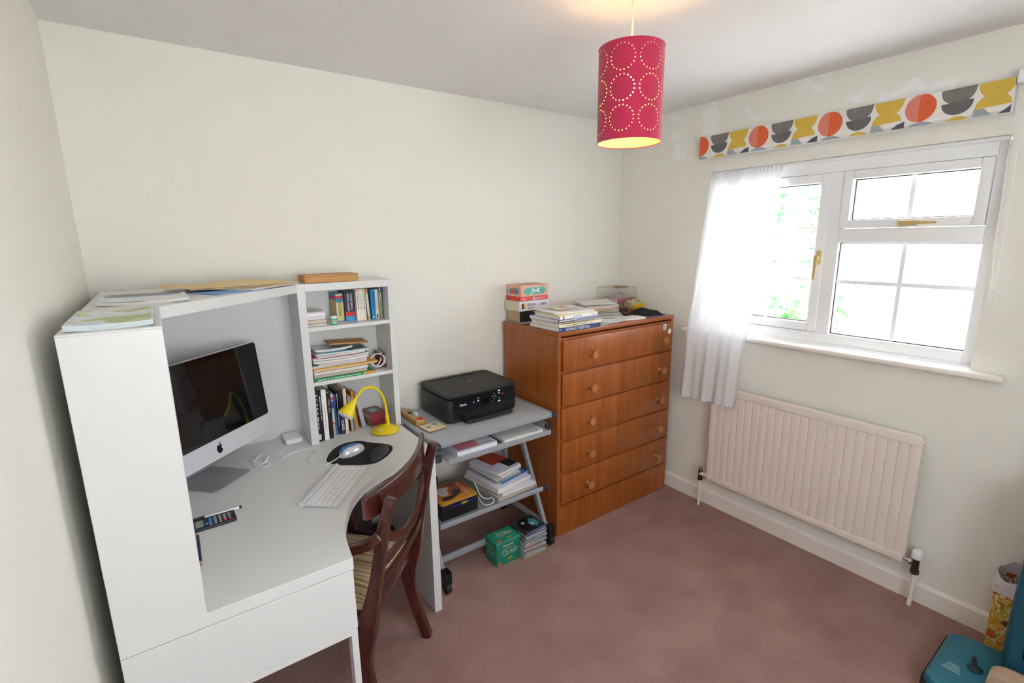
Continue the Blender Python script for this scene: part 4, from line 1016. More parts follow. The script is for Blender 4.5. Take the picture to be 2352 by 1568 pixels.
paper('clear plastic packet crumpled on top of the pile', -1.972, .16, .012, M('crinkled_film', 'b4bec6', .12, var=.5, vscale=60, bump=.6, bscale=60), .06, -.155, .1, curl=.006, name='plastic_packet', cat='packet')
booklet('brown card envelope topping the paper pile', (-1.9, -.15, z+.0025), .165, .1, .006, -.05, KRAFT, name='card_envelope', cat='envelope', pages=KRAFT, tilt=(-.01, 0), group='paper pile on the middle shelf')
# coiled white cable and dark red box beside the pile
cc = thing('coiled_cable', 'coil of white cable leaning on the middle shelf', 'cable', (-1.776, -.195, Z2))
for k, (rr, dx, dy) in enumerate(((.033, -.004, 0), (.032, .002, .003), (.030, -.002, .006), (.0325, .004, .009))):
    part(G().tube([(-1.776+dx+rr*math.cos(a*PI/16), -.195+dy+.006*math.sin(a*PI/16), Z2+.0375+.9*rr*math.sin(a*PI/16)) for a in range(32)], .0019, 8, True), 'loop', WHITEP, cc)
part(G().tube(catmull([(-1.79, -.2, Z2+.012), (-1.775, -.205, Z2+.03), (-1.765, -.202, Z2+.05)], 6), .0026, 8), 'tail', WHITEP, cc)
part(G().box(-1.772, -1.759, -.206, -.198, Z2+.046, Z2+.053).bevel(.001, 1), 'plug', CHROME, cc)
book('dark red diary standing behind the coiled cable', (-1.7545, -.19, Z2), .014, .066, .09, '7c1c28', rot=(0, math.radians(-3), 0))
single(G().prism(rrect(.05, .03, .004, 3, -1.8, -.225), Z2, Z2+.0015), 'paper_slip', 'white paper slip lying on the shelf below the yellow envelope', 'paper', PAPER)

# ================================================================== BOOKCASE: BOTTOM SHELF
zz = DZT
book('black film poster book with SCREAM lettering at the left end', (-2.0765, -.241, zz), .0135, .224, .14, '141416', text=[('S C R E A M', 'f0f0ee', .68, .5, .5, .5), (None, 'd8d8d6', .35, .22, .5, .3)], bands=[(.04, .15, 'd4d4d0')])
book('black softback second from the left with white vertical line', (-2.0625, -.24, zz), .0125, .226, .14, '18171a', text=[(None, 'cfcfcc', .62, .42, .5, .28), (None, 'e8e8e4', .84, .08, .5, .4)])
book('white thick book with purple edge on the desk shelf', (-2.0495, -.239, zz), .0195, .224, .14, 'eceaf0', bands=[(.01, .99, 'f0eef2')], text=[(None, 'd4b4bc', .45, .5, .5, .35)])
book('black book with gold title beside the white one', (-2.029, -.235, zz), .019, .205, .135, '161514', text=[('William Blake', 'd2a878', .72, .3, .5, .4)], bands=[(.01, .08, '2e2c2a')], hard=True)
book('slim white and orange patterned book with violet label', (-2.0095, -.22, zz), .0125, .193, .13, 'e6e2e0', bands=[(.02, .3, 'c8b49a'), (.3, .34, 'd06a30'), (.66, .84, '6a58c0'), (.86, .93, 'd8506a')], text=[(None, '4a3aa8', .75, .13, .5, .5)])
book('steel blue hardback in the middle of the desk shelf', (-1.9965, -.204, zz), .0145, .18, .12, '2e6496', bands=[(.02, .1, '3a78b0')])
book('tall black book with white spine text behind the yellow lamp', (-1.9815, -.206, zz), .0095, .2, .12, '17161a', text=[(None, 'e6e6e4', .55, .75, .55, .4)], pages=PAGEST)
book('navy book with white title just left of the pink one', (-1.971, -.214, zz), .0175, .2, .13, '20285a', text=[(None, 'dfe2f0', .2, .22, .65, .25), (None, 'dfe2f0', .2, .24, .3, .25)], bands=[(.45, .98, '1a191c')], pages=PAGEST)
book('cream and pink tall book in the middle of the row', (-1.953, -.216, zz), .0135, .206, .135, 'eedcc4', bands=[(.0, .99, 'f0dcc2')], spine='e8a8a8')
book('slim black leaning book behind the lamp head', (-1.9355, -.2, zz), .0075, .185, .115, '1c1c1e', rot=(0, math.radians(-2), 0))
book('brown wirebound notebook right of the black book', (-1.924, -.204, zz), .012, .165, .12, '8a7a6a', rot=(0, math.radians(-3), 0), bands=[(.02, .98, 'b4a898')])
book('grey ring notebook leaning behind the lamp', (-1.909, -.207, zz), .0085, .158, .12, '9a9498', rot=(0, math.radians(-4), 0))
book('orange folder leaning to the left behind the lamp neck', (-1.897, -.196, zz), .008, .18, .11, 'ea9a1c', rot=(0, math.radians(-5), 0))
book('silver grey notebook leaning at the right end of the row', (-1.8725, -.197, zz), .018, .165, .11, 'a8a6aa', rot=(0, math.radians(-9), 0), spine='b0aeb4')
lying('lower dark red book of the pair right of the lamp row', -1.7605, -.202, zz, .026, .075, .105, '8a2f38', pages=PAGES, rz=.03, hard=True)
up = lying('upper red book with a picture card lying on it', -1.7575, -.207, zz+.0266, .03, .082, .112, '96343c', pages=PAGESW, rz=.05, hard=True)
booklet('small photo card on the upper red book', (-1.802, -.15, zz+.0572), .05, .05, .0012, .3, '7a9aa0', name='photo_card', cat='card', prints=[(.05, .95, .5, .95, '8ab4d0'), (.1, .6, .1, .5, 'c8ccc4')])

# ================================================================== ON TOP OF THE CABINET AND CORNER BOARD
booklet('glossy landscape brochures stacked on the tall cabinet', (-2.633, -.945, DT), .142, .27, .010, .0, 'dfe8ea', name='brochure', cat='brochure', curl=.003, prints=[(.03, .97, .03, .97, blotch('landscape_photo', ['a4c0e6', 'd4e2f2', 'eef2f4', 'c2ca86', 'a8b87a'], 9, .35, False))], pages=M('brochure_edges', 'c8d2d2', .5, var=.35, vscale=5, stretch=(1, 1, 400)))
booklet('white stapled papers lying on the corner board', (-2.583, -.52, DT), .21, .2, .007, .02, 'eef0f4', name='paper_wad', cat='papers', curl=.004, prints=[(.05, .5, .02, .08, '3a3e50'), (.05, .95, .8, .97, '8fb0d4')])
booklet('tan leaflet behind the white papers on the corner board', (-2.6, -.345, DT), .17, .12, .003, -.05, 'a89c84', name='leaflet', cat='leaflet', prints=[(.1, .9, .2, .8, '8c8674')])
booklet('blue printed leaflet under the padded envelope', (-2.35, -.385, DT), .2, .15, .003, .55, '6a98d4', name='leaflet', cat='leaflet', prints=[(.5, .95, .1, .9, 'a8c4e6')])
booklet('pale magazine under the padded envelope', (-2.26, -.29, DT+.0036), .24, .18, .005, .75, 'cfc4b4', name='magazine', prints=[(.1, .9, .1, .5, 'a8906c')])
pe = thing('padded_envelope', 'crumpled manila padded envelope lying on the corner board', 'envelope', (-2.3, -.24, DT+.0095), rz=math.radians(4), local=True)
def env(u, v):
    e = (1-abs(2*u-1)**4)*(1-abs(2*v-1)**3)
    return (lerp(-.17, .17, u), lerp(-.12, .12, v), .004+.011*e+.003*math.sin(9*u+4*v)*e+.002*math.sin(23*u)*e)
part(G().grid(env, 28, 16), 'upper_side', MANILA, pe)
part(G().grid(lambda u, v: (lerp(-.17, .17, u), lerp(-.12, .12, v), .0022*(1+.0*u)), 6, 4, (0, 0, -.002)), 'under_side', MANILA, pe)
part(G().grid(lambda u, v: (lerp(-.17, -.225, u)+.008*math.sin(5*v), lerp(-.115, .1, v), .004+.006*math.sin(PI*u)+.004*math.sin(7*v)*u), 6, 12, (0, 0, .0012)), 'torn_flap', MANILA, pe)

# ================================================================== ON THE CHEST OF DRAWERS
T0 = cz + .0004
dusty = booklet('thin pale card under the pile of thick books on the chest', (-.87, -.1, T0), .16, .16, .002, .02, 'b9b6b4', name='card', cat='card')
lying('thick black book at the bottom of the tall pile on the chest', -.739, -.146, T0+.0028, .0605, .198, .126, '16181c', pages=PAGEST, rz=-.01)
lying('thick white language book with flag on the spine', -.735, -.152, T0+.0638, .0545, .212, .135, 'dfe2ea', pages=PAGES, rz=-.005, rough=.25, bands=[], text=[('German', '9a4a52', .6, .27, .66, .3), ('With Ease', '9a4a52', .62, .2, .27, .2), (None, '9a6a80', .18, .2, .6, .34)])
fl = bpy.data.objects[-1] if False else None
lying('red dictionary lying above the white language book', -.737, -.148, T0+.1187, .0225, .2, .128, 'e0403c', pages=C('d83c38', .5), rz=.0, rough=.3, bands=[(.47, .56, 'a8b4c8')], text=[(None, 'f0dcd8', .87, .1, .5, .4), (None, 'f2c8c4', .28, .3, .5, .3)], ct=.003)
pb = thing('horse_box', 'pink carton with a white horse on a teal panel, topping the book pile', 'box', (-.832, -.09, T0+.1418))
X0, X1, Y0, Y1, B0, B1 = -.932, -.738, -.148, -.022, T0+.1418, T0+.2045
part(G().box(X0, X1, Y0, Y1, B0, B1).bevel(.0015, 1), 'carton', C('e8ab92', .55), pb)
part(G().box(X0-.0007, X1+.0007, Y0-.0007, Y1+.0007, B1-.012, B1+.001).bevel(.001, 1), 'lid', C('e9ae96', .5), pb)
CRM = C('f0e4cc'); TEAL = C('62b4a4')
def onfront(pts, mat, nm='print_panel', k=0): part(G().patch(pts, (X0, Y0-.0009-.0005*k, B0), (1, 0, 0), (0, 0, 1)), nm, mat, pb, smooth=False)
hexa = lambda i: [(.012+i, .031), (.036+i*.7, .009+i*.7), (.158-i*.7, .009+i*.7), (.184-i, .033), (.162-i*.7, .054-i*.7), (.034+i*.7, .052-i*.7)]
onfront(hexa(0), CRM); onfront(hexa(.0022), TEAL, k=1)
horse = [(.062, .012), (.072, .019), (.082, .028), (.078, .036), (.073, .030), (.076, .043), (.084, .046), (.089, .037), (.104, .036), (.116, .040), (.121, .046), (.128, .048), (.131, .042), (.125, .036), (.124, .029), (.134, .02), (.129, .017), (.118, .024), (.112, .026), (.094, .026), (.086, .022), (.078, .015), (.066, .010)]
onfront(horse, C('e6e6dc'), k=2)
def onside(pts, mat, k=0): part(G().patch(pts, (X0-.0009-.0005*k, Y1, B0), (0, -1, 0), (0, 0, 1)), 'print_panel', mat, pb, smooth=False)
onside([(.006, .03), (.026, .01), (.1, .01), (.12, .032), (.098, .052), (.03, .05)], CRM); onside([(.009, .03), (.028, .013), (.098, .013), (.116, .032), (.096, .049), (.032, .047)], C('5f8f92'), 1)
onside(circ(.02, 18, .06, .028, 1.5, .8), C('b4645c'), 2)
part(G().patch([(.02, .02), (.16, .03), (.15, .1), (.05, .11)], (X0, Y0, B1+.0012), (1, 0, 0), (0, 1, 0)), 'print_panel', C('b08c84'), pb, smooth=False)
# flag on the white book spine
for o in bpy.data.objects:
    if o.get('label') == 'thick white language book with flag on the spine':
        cvp = [c for c in o.children if c.name.startswith('cover')][0]
        for k, c_ in enumerate(('1c1a1c', 'd0402c', 'e8b83c')):
            part(G().patch([(.012, .185-.008*k), (.043, .185-.008*k), (.043, .193-.008*k), (.012, .193-.008*k)], (0, -.0004, 0), (1, 0, 0), (0, 0, 1), .0005), 'flag_stripe', C(c_, .4), o, cvp, smooth=False)
# front pile
z = T0
def pile(label, xr, yf, t_, h_, d_, cover, rz=0, **k):
    global z
    o = lying(label, xr, yf, z, t_, h_, d_, cover, rz=rz, **k); z += t_+.0004; return o
pile('navy world history book at the bottom of the front pile', -.672, -.5, .0225, .287, .235, '27427c', rz=-.005, text=[('WORLD HISTORY', 'f0f0f0', .55, .6, .38, .52), ('THE ILLUSTRATED TIMES ATLAS OF', 'cdd6e6', .6, .5, .8, .16), ('V', 'f0f0f0', .97, .03, .5)])
pile('cream book with THE COMPLETE title second from the bottom', -.672, -.505, .0148, .29, .225, 'f0e6c4', rz=0, text=[('THE COMPLETE PIANIST', '6a5a40', .6, .5, .5, .6), (None, 'b49a6a', .22, .12, .5, .4)])
pile('slim cream volume with ornate black spine in the front pile', -.673, -.503, .0085, .288, .23, 'dcd2bc', rz=.003, bands=[(.03, .97, 'b8ad94')], text=[(None, '4a443c', .55, .8, .5, .6)])
pile('slate blue book with white title in the front pile', -.683, -.496, .016, .285, .225, '8d96b4', rz=.006, bands=[(.6, .99, '4c5260')], text=[(None, 'e4e8f0', .76, .4, .5, .5)])
pile('white softback with red square logo in the front pile', -.695, -.503, .0175, .262, .20, 'f0f0f2', rz=.01, text=[(None, '9a9aa4', .55, .22, .5, .4), (None, 'b0b0b8', .12, .12, .5, .35)], bands=[(.90, .935, 'c04038')])
pile('thin cream booklet on the white softback', -.7, -.498, .004, .262, .2, 'f2dca0', rz=.01)
booklet('white sheet music with orange border on the front pile', (-.835, -.385, z), .25, .21, .007, -.12, 'eceaf2', name='sheet_music', cat='papers', curl=.003, prints=[(.28, .9, .2, .26, 'e8a858'), (.28, .34, .2, .9, 'e8a858')])
booklet('patterned white card topping the front pile', (-.82, -.345, z+.0108), .16, .13, .002, .12, 'dcd6c8', name='greeting_card', cat='card', prints=[(.1, .3, .5, .7, 'd88a70'), (.4, .6, .2, .5, 'd4a080'), (.6, .85, .55, .8, 'd09078')])
# second pile of papers; darkened page blocks paint the dark gaps between sheets
z = T0
def pap(label, x, y, w_, d_, t_, rz, cover, **k):
    global z
    booklet(label, (x, y, z), w_, d_, t_, rz, cover, **k); z += t_ + k.get('curl', 0)*1.0 + .0006
pap('grey envelope at the base of the back paper pile', -.44, -.285, .23, .17, .01, -.35, 'd2d0cc', name='envelope', cat='envelope', pages=C('a8a29a', .8))
pap('white booklet low in the back paper pile', -.435, -.26, .21, .16, .014, -.3, 'e2dfda', pages=C('8f8880', .8), name='booklet', cat='booklet', prints=[(.1, .5, .1, .3, '8a8680')])
pap('pale green folded leaflet in the back paper pile', -.43, -.25, .2, .16, .012, -.42, 'cdd2c6', name='leaflet', cat='leaflet', pages=C('6f7468', .8), curl=.003)
pap('cream booklet with brown edge in the back paper pile', -.432, -.24, .2, .16, .013, -.32, 'ddd2c4', pages=C('b08c68', .8), name='booklet', cat='booklet', prints=[(.05, .95, .02, .1, 'a8764c')])
pap('white booklet with dark red spine in the back paper pile', -.425, -.225, .21, .165, .013, -.28, 'ece8e4', pages=C('c4b4ac', .8), curl=.003, name='booklet', cat='booklet', prints=[(.05, .3, .05, .12, '8c3c44')])
booklet('large white card topping the back paper pile', (-.415, -.205, z), .21, .17, .003, -.45, 'e6e0da', name='greeting_card', cat='card', tilt=(.004, .006), prints=[(.4, .55, .4, .55, 'cbb89c')])
# loose envelopes in front
booklet('crumpled white envelope near the chest front edge', (-.535, -.43, T0+.0035), .17, .12, .004, -.75, 'ece9ee', name='envelope', cat='envelope', curl=.016)
booklet('fan of white letters beside the crumpled envelope', (-.365, -.43, T0), .16, .10, .008, -.15, 'efece8', name='letter', cat='papers', curl=.003)
booklet('pale green note flat under the crumpled envelope', (-.6, -.45, T0), .11, .07, .0015, .1, 'd2d8d2', name='note', cat='paper')
# clear acrylic box with oddments
ab = thing('acrylic_box', 'clear acrylic display box in the corner of the chest', 'box', (-.095, -.10, T0))
AX0, AX1, AY0, AY1, A1 = -.205, -.014, -.185, -.012, 1.27
t_ = .0025
for b in ((AX0, AX1, AY0, AY0+t_, T0, A1), (AX0, AX1, AY1-t_, AY1, T0, A1), (AX0, AX0+t_, AY0+t_, AY1-t_, T0, A1), (AX1-t_, AX1, AY0+t_, AY1-t_, T0, A1), (AX0+t_, AX1-t_, AY0+t_, AY1-t_, A1-t_, A1)):
    part(G().box(*b), 'acrylic_panel', ACRYL, ab, smooth=False)
for (x, y) in ((AX0, AY0), (AX1, AY0), (AX0, AY1), (AX1, AY1)):
    part(G().box(x-.0008, x+.0008, y-.0008, y+.0008, T0, A1), 'edge', C('dcdcd8', .2), ab, smooth=False)
for b in ((AX0, AX1, AY0-.0008, AY0+.0008), (AX0, AX1, AY1-.0008, AY1+.0008), (AX0-.0008, AX0+.0008, AY0, AY1), (AX1-.0008, AX1+.0008, AY0, AY1)):
    part(G().box(b[0], b[1], b[2], b[3], A1-.0008, A1+.0008), 'edge', C('dcd8ce', .2), ab, smooth=False)
lying('pink paperback lying inside the acrylic box', -.022, -.175, T0+.045, .03, .165, .12, 'c4707c', rz=.12*0, bands=[(.1, .3, '6a4a50')])
lying('tan book under the pink paperback inside the acrylic box', -.02, -.178, T0, .044, .17, .13, 'b49c80', bands=[(.4, .6, '5a7a64')])
pbg = thing('plastic_bag', 'clear crumpled plastic bag with pink print inside the acrylic box', 'bag', (-.1, -.1, T0+.0757))
part(G().grid(lambda u, v: (lerp(-.17, -.03, u), lerp(-.15, -.05, v), T0+.0765+.022*math.sin(PI*u)*math.sin(PI*v)*(1+.35*math.sin(11*u+5*v))), 22, 14), 'film', M('bag_film', 'c4b0b4', .25, var=.2, vscale=30), pbg)
part(G().grid(lambda u, v: (lerp(-.09, -.04, u), lerp(-.13, -.1, v), T0+.0785+.022*math.sin(PI*lerp(.57, .93, u))*math.sin(PI*lerp(.2, .5, v))*(1+.35*math.sin(11*lerp(.57, .93, u)+5*lerp(.2, .5, v)))), 8, 6), 'print', C('e07080', .4), pbg)
single(G().box(-.165, -.075, -.16, -.115, A1+.0012, A1+.009).bevel(.003, 2), 'wooden_ruler_case', 'small brown wooden case on the acrylic box', 'case', M('brown_case', '9c7434', .4, var=.15, stretch=(1, 20, 20)))
# patterned fabric bird
tb = thing('fabric_bird', 'patterned yellow and green fabric bird ornament on the chest', 'ornament', (-.15, -.262, T0))
PATT = blotch('quilted_pattern', ['8a2430', 'd8c890', '3c8a68', 'e0d4a0', 'a83a3c'], 55, .6)
def birdp(a, v):
    r = math.sin(PI*min(1, max(0, v)))**.6; L_ = lerp(-.075, .085, v)
    return (-.13+L_*.88, -.262+L_*-.28+.034*r*math.cos(a), T0+.042+.005*math.sin(a)*0+(.04-.018*max(0, v-.5)*2)*r*math.sin(a)+.006*(1-abs(2*v-1)))
part(G().grid(lambda u, v: birdp(2*PI*u, v), 24, 18), 'body', PATT, tb)
part(G().grid(lambda u, v: Vector(birdp(lerp(PI*.95, PI*1.5, u), lerp(.3, .9, v)))+V(0, -.0015, 0), 14, 10), 'wing', M('yellow_cloth', 'd4b418', .7), tb)
part(G().ball((-.122, -.303, T0+.045), .003, 10), 'eye', C('6a3018'), tb)
part(G().tube(catmull([(-.19, -.27, T0+.004), (-.197, -.275, T0+.04), (-.18, -.28, T0+.06)], 6), .007, 8), 'trim', M('gold_cord', '9c8148', .35, .5), tb)
bg = thing('camera_strap_bag', 'black nylon pouch with blue edge on the chest', 'pouch', (-.2, -.38, T0))
def pch(u, v):
    e = (1-abs(2*u-1)**3)*(1-abs(2*v-1)**3)
    return (-.21+lerp(-.1, .1, u)+.01*math.sin(4*v), -.395+lerp(-.055, .05, v)-.25*lerp(-.1, .1, u), T0+.0035+.032*e*(1+.4*math.sin(9*u)*math.sin(5*v+1)))
part(G().grid(pch, 28, 16), 'body', BLACKF, bg)
part(G().grid(lambda u, v: (pch(u, v*.12)[0]+.0, pch(u, v*.12)[1]-.006, T0+.002+.0005*v), 20, 2, (0, 0, -.0015)), 'blue_edge', C('3a50b4', .6), bg)
part(G().tube(catmull([(-.3, -.34, T0+.006), (-.32, -.32, T0+.03), (-.29, -.3, T0+.036), (-.265, -.33, T0+.02)], 6), .004, 8), 'strap', BLACKF, bg)

# ================================================================== ON THE TROLLEY
TT = tz + .0012
pc_ = thing('pencil_case', 'flat wooden pencil case with yellow sides on the trolley', 'pencil case', (-1.607, -.15, TT))
part(G().box(-1.636, -1.58, -.255, -.045, TT, TT+.016).bevel(.001, 1), 'box', C('b89450', .6), pc_)
part(G().box(-1.63, -1.592, -.253, -.047, TT+.0162, TT+.022).bevel(.001, 1), 'lid', C('c9ab7c', .6), pc_)
part(G().box(-1.6362, -1.635, -.255, -.045, TT+.005, TT+.009), 'stripe', C('e0a02c', .6), pc_)
single(G().box(-1.604, -1.59, -.185, -.15, TT+.0225, TT+.034).bevel(.002, 2), 'eraser', 'white eraser on the wooden pencil case', 'eraser', C('ecebe8', .7))
single(G().box(-1.62, -1.604, -.14, -.118, TT+.0225, TT+.029).bevel(.002, 2), 'pencil_sharpener', 'dark blue pencil sharpener on the wooden pencil case', 'sharpener', C('33386a', .4))
rd = G().tube(catmull([(-1.622, -.225, TT+.0255), (-1.612, -.235, TT+.026), (-1.606, -.222, TT+.0255), (-1.598, -.238, TT+.026), (-1.592, -.225, TT+.0255), (-1.598, -.245, TT+.026), (-1.615, -.247, TT+.0255)], 6), .0028, 8)
single(rd, 'rubber_bands', 'tangle of red rubber bands on the wooden pencil case', 'rubber band', C('d8362c', .5))
co = thing('coaster', 'square cream coaster with two blue flowers on the trolley', 'coaster', (-1.58, -.317, TT), rz=math.radians(5), local=True)
part(G().prism(rrect(.098, .096, .008, 4), 0, .004).bevel(.0008, 1, 50), 'board', C('a8623c', .5), co)
part(G().prism(rrect(.097, .095, .0078, 4), .004, .0046), 'face', C('ecdcb4', .35), co)
for x, y in ((-.022, .005), (.022, .022)):
    part(G().patch(circ(.0125, 14, x, y, 1, .9), (0, 0, .0046), (1, 0, 0), (0, 1, 0), .0003), 'flower', C('8ca8a4', .5), co, smooth=False)
    part(G().patch(circ(.006, 12, x, y), (0, 0, .0049), (1, 0, 0), (0, 1, 0), .0003), 'flower_centre', C('4a6a7c', .5), co, smooth=False)
    part(G().patch([(x-.001, y-.012), (x+.001, y-.012), (x+.006, y-.04), (x+.004, y-.04)], (0, 0, .0046), (1, 0, 0), (0, 1, 0), .0003), 'stem', C('b0b088', .5), co, smooth=False)
S2 = .6275
booklet('white pad with a pink square on the sliding shelf', (-1.441, -.345, S2), .218, .29, .02, 0, 'e9eaf2', name='notepad', cat='notepad', prints=[(.06, .6, .04, .5, 'e08a94'), (.64, .9, .06, .09, 'a8a8b4')], pages=M('pad_edges', 'e2e4ee', .7))
fo = booklet('white ring folder with a grey card on the sliding shelf', (-1.172, -.348, S2), .24, .285, .012, 0, 'efeee8', name='folder', cat='folder', pages=M('folder_edges', 'dedcd4', .7), prints=[(.72, .86, .012, .03, '5a5a5e')])
booklet('grey card lying on the white folder', (-1.16, -.30, S2+.0132), .1, .12, .002, .12, 'd6d4ca', name='card', cat='card')
single(G().box(-1.318, -1.3, -.48, -.34, S2, S2+.004).bevel(.001, 1), 'black_ruler', 'black plastic strip between pad and folder on the sliding shelf', 'strip', C('222226', .5))
# lower shelf
S3 = .3268
tn = thing('tin_box', 'black box with an orange picture lid on the lower shelf', 'box', (-1.55, -.39, S3))
part(G().box(-1.634, -1.442, -.478, -.30, S3, S3+.075).bevel(.004, 2), 'tray', C('17181c', .35), tn)
part(G().cyl((-1.59, -.483, S3+.064), (-1.465, -.483, S3+.064), .006, seg=14), 'pen', C('1a2256', .2), tn)
part(G().cyl((-1.535, -.483, S3+.064), (-1.505, -.483, S3+.064), .0063, seg=14), 'pen_label', C('8a7a24', .3), tn)
tl = part(G().prism(rrect(.192, .172, .016, 5, -1.538, -.395), S3+.0755, S3+.084).bevel(.0015, 1, 50), 'lid', C('b4803a', .4), tn)
def ramp_mat():
    m = bpy.data.materials.new('sunset_print'); m.use_nodes = True
    N = m.node_tree.nodes; L = m.node_tree.links; p = N['Principled BSDF']; p.inputs['Roughness'].default_value = .35
    t = N.new('ShaderNodeTexCoord'); s_ = N.new('ShaderNodeSeparateXYZ'); L.new(t.outputs['Object'], s_.inputs[0])
    r = N.new('ShaderNodeMapRange'); r.inputs['From Min'].default_value = -.09; r.inputs['From Max'].default_value = .09; L.new(s_.outputs['Y'], r.inputs['Value'])
    c = N.new('ShaderNodeValToRGB'); e = c.color_ramp.elements; e[0].color = lin('c8922a'); e[1].color = lin('86302a'); k = e.new(.45); k.color = lin('b4522c')
    L.new(r.outputs[0], c.inputs[0]); L.new(c.outputs[0], p.inputs['Base Color'])
    return m
part(G().prism(rrect(.18, .16, .012, 5, -1.538, -.395), S3+.084, S3+.0846), 'picture', ramp_mat(), tn, tl)
part(G().patch([(-.04, -.02), (-.045, .01), (-.06, .03), (-.035, .045), (-.01, .05), (.02, .045), (.035, .03), (.01, .015), (.0, -.03), (-.02, -.035)], (-1.56, -.385, S3+.0848), (1, 0, 0), (0, 1, 0)), 'picture_print', C('b4aca6'), tn, tl, smooth=False)
part(G().patch([(.0, -.035), (.01, .0), (.035, .02), (.055, .0), (.045, -.035), (.015, -.05)], (-1.55, -.395, S3+.0851), (1, 0, 0), (0, 1, 0)), 'picture_print', C('3a3634'), tn, tl, smooth=False)
part(G().patch([(-.065, -.05), (-.05, -.03), (-.01, -.032), (.02, -.045), (-.01, -.06), (-.05, -.064)], (-1.55, -.395, S3+.0851), (1, 0, 0), (0, 1, 0)), 'picture_print', C('2e2826'), tn, tl, smooth=False)
lettering('TECTONE', C('e6d4b4'), tl, Vector((-1.478, -.388, S3+.0848)) - ROOTLOC[tn], (0, -1, 0), (1, 0, 0), width=.13)
single(G().box(-1.64, -1.55, -.285, -.18, S3, S3+.12).bevel(.006, 2), 'camera_case', 'black case standing behind the picture tin', 'case', BLACKF)
wl_ = G().tube(catmull([(-1.388, -.36, .40), (-1.392, -.395, .372), (-1.39, -.42, .35), (-1.38, -.443, .345), (-1.366, -.452, .342), (-1.352, -.456, .345), (-1.348, -.472, .34), (-1.36, -.484, .334), (-1.386, -.487, .333), (-1.403, -.477, .333), (-1.402, -.443, .333), (-1.394, -.41, .335), (-1.385, -.385, .333)], 8), .0022, 8)
single(wl_, 'white_lead', 'white looped lead dangling beside the paper stack', 'cable', WHITEP)
z = S3
def tp(label, x, y, w_, d_, t_, rz, cover, **k):
    global z
    booklet(label, (x, y, z), w_, d_, t_, rz, cover, group='papers on the lower shelf', **k); z += t_+.0008
tp('grey thick catalogue at the bottom of the lower shelf stack', -1.218, -.335, .24, .29, .02, .06, 'c6bcae', name='catalogue', cat='magazine', pages=M('catalogue_pages', 'b8ae9e', .8, var=.2, vscale=5, stretch=(1, 1, 300)))
tp('white folded sheets sticking out at the lower right', -1.2, -.348, .215, .27, .01, .02, 'e2e2ee', name='paper_wad', cat='papers')
tp('cream booklet in the lower shelf stack', -1.24, -.325, .21, .26, .012, .17, 'd8ccb8', name='booklet', cat='booklet')
tp('large white envelope in the lower shelf stack', -1.222, -.325, .225, .27, .012, .1, 'e4e2ee', name='envelope', cat='envelope')
tp('bright blue travel brochure in the lower shelf stack', -1.205, -.31, .19, .24, .006, .2, '3a7cc0', name='brochure', cat='brochure', prints=[(.15, .45, .2, .35, 'c8d4e0'), (.3, .8, .5, .8, '4a8ad0')])
tp('white magazine with dark edge near the top of the stack', -1.232, -.3, .17, .24, .012, .12, 'dcdcd8', name='magazine', pages=M('dark_pages', '8a8680', .8, var=.3, vscale=5, stretch=(1, 1, 300)))
tp('pale blue booklet near the top of the stack', -1.212, -.29, .16, .22, .012, .26, '9ab4d8', name='booklet', cat='booklet', prints=[(.0, .5, .0, .1, 'c83a30')])
tp('magazine with red and black cover topping the stack', -1.22, -.29, .165, .22, .012, .22, 'e2e0ec', name='magazine', curl=.0, prints=[(.3, 1, .42, 1, 'b8482c'), (.6, 1, .1, .42, '26242a'), (.05, .3, .1, .5, 'd2cee6')])

# ================================================================== ON THE FLOOR
bb = thing('disc_carton', 'green carton of recordable discs on the floor by the trolley', 'box', (-1.297, -.47, 0))
GR = C('1f7f68', .4)
part(G().box(-1.37, -1.225, -.521, -.421, .0005, .118).bevel(.0015, 1), 'carton', GR, bb)
part(G().box(-1.3715, -1.2235, -.5225, -.4195, .112, .1285).bevel(.0015, 1), 'lid', C('2a8a72', .4), bb)
IV = C('d9d3bc', .5)
def bl_(t, o, u, v, **k): lettering(t, k.pop('mat', IV), bb, Vector(o)-ROOTLOC[bb], u, v, **k)
bl_('Panasonic', (-1.3, -.5226, .105), (1, 0, 0), (0, 0, 1), width=.062, bold=.02)
bl_('CD-RW', (-1.29, -.5212, .062), (1, 0, 0), (0, 0, 1), width=.085, height=.026)
bl_('Panasonic', (-1.3, -.445, .1287), (1, 0, 0), (0, 1, 0), width=.055)
bl_('CD-RW', (-1.29, -.468, .1287), (1, 0, 0), (0, 1, 0), width=.085, height=.022)
bl_('Panasonic', (-1.3705, -.47, .095), (0, -1, 0), (0, 0, 1), width=.06)
bl_('CD-RW', (-1.3705, -.47, .06), (0, -1, 0), (0, 0, 1), width=.06)
def seal(o, u, v, r=.0115):
    part(G().patch(circ(r, 20), o, u, v, .0006), 'seal', C('c8482c', .5), bb, smooth=False)
    oo = Vector(o)+Vector(u).cross(Vector(v)).normalized()*.0006
    bl_('10', oo, u, v, width=r*1.2, mat=C('e8c04c'))
seal((-1.353, -.5215, .014), (1, 0, 0), (0, 0, 1)); seal((-1.342, -.508, .1286), (1, 0, 0), (0, 1, 0))
part(G().patch(rrect(.03, .016, .002, 2), (-1.29, -.5214, .026), (1, 0, 0), (0, 0, 1), .0005), 'print_panel', C('7a9a3c', .5), bb, smooth=False)
part(G().patch(rrect(.03, .01, .002, 2), (-1.28, -.503, .1286), (1, 0, 0), (0, 1, 0), .0005), 'print_panel', C('8ab04c', .5), bb, smooth=False)
arcp = [(.056*math.cos(a), .032*math.sin(a)) for a in [math.radians(15+10*i) for i in range(15)]]
g = G().tube([(-1.295+a, -.5216, .055+b) for a, b in arcp], .0007, 5); part(g, 'print_arc', IV, bb)
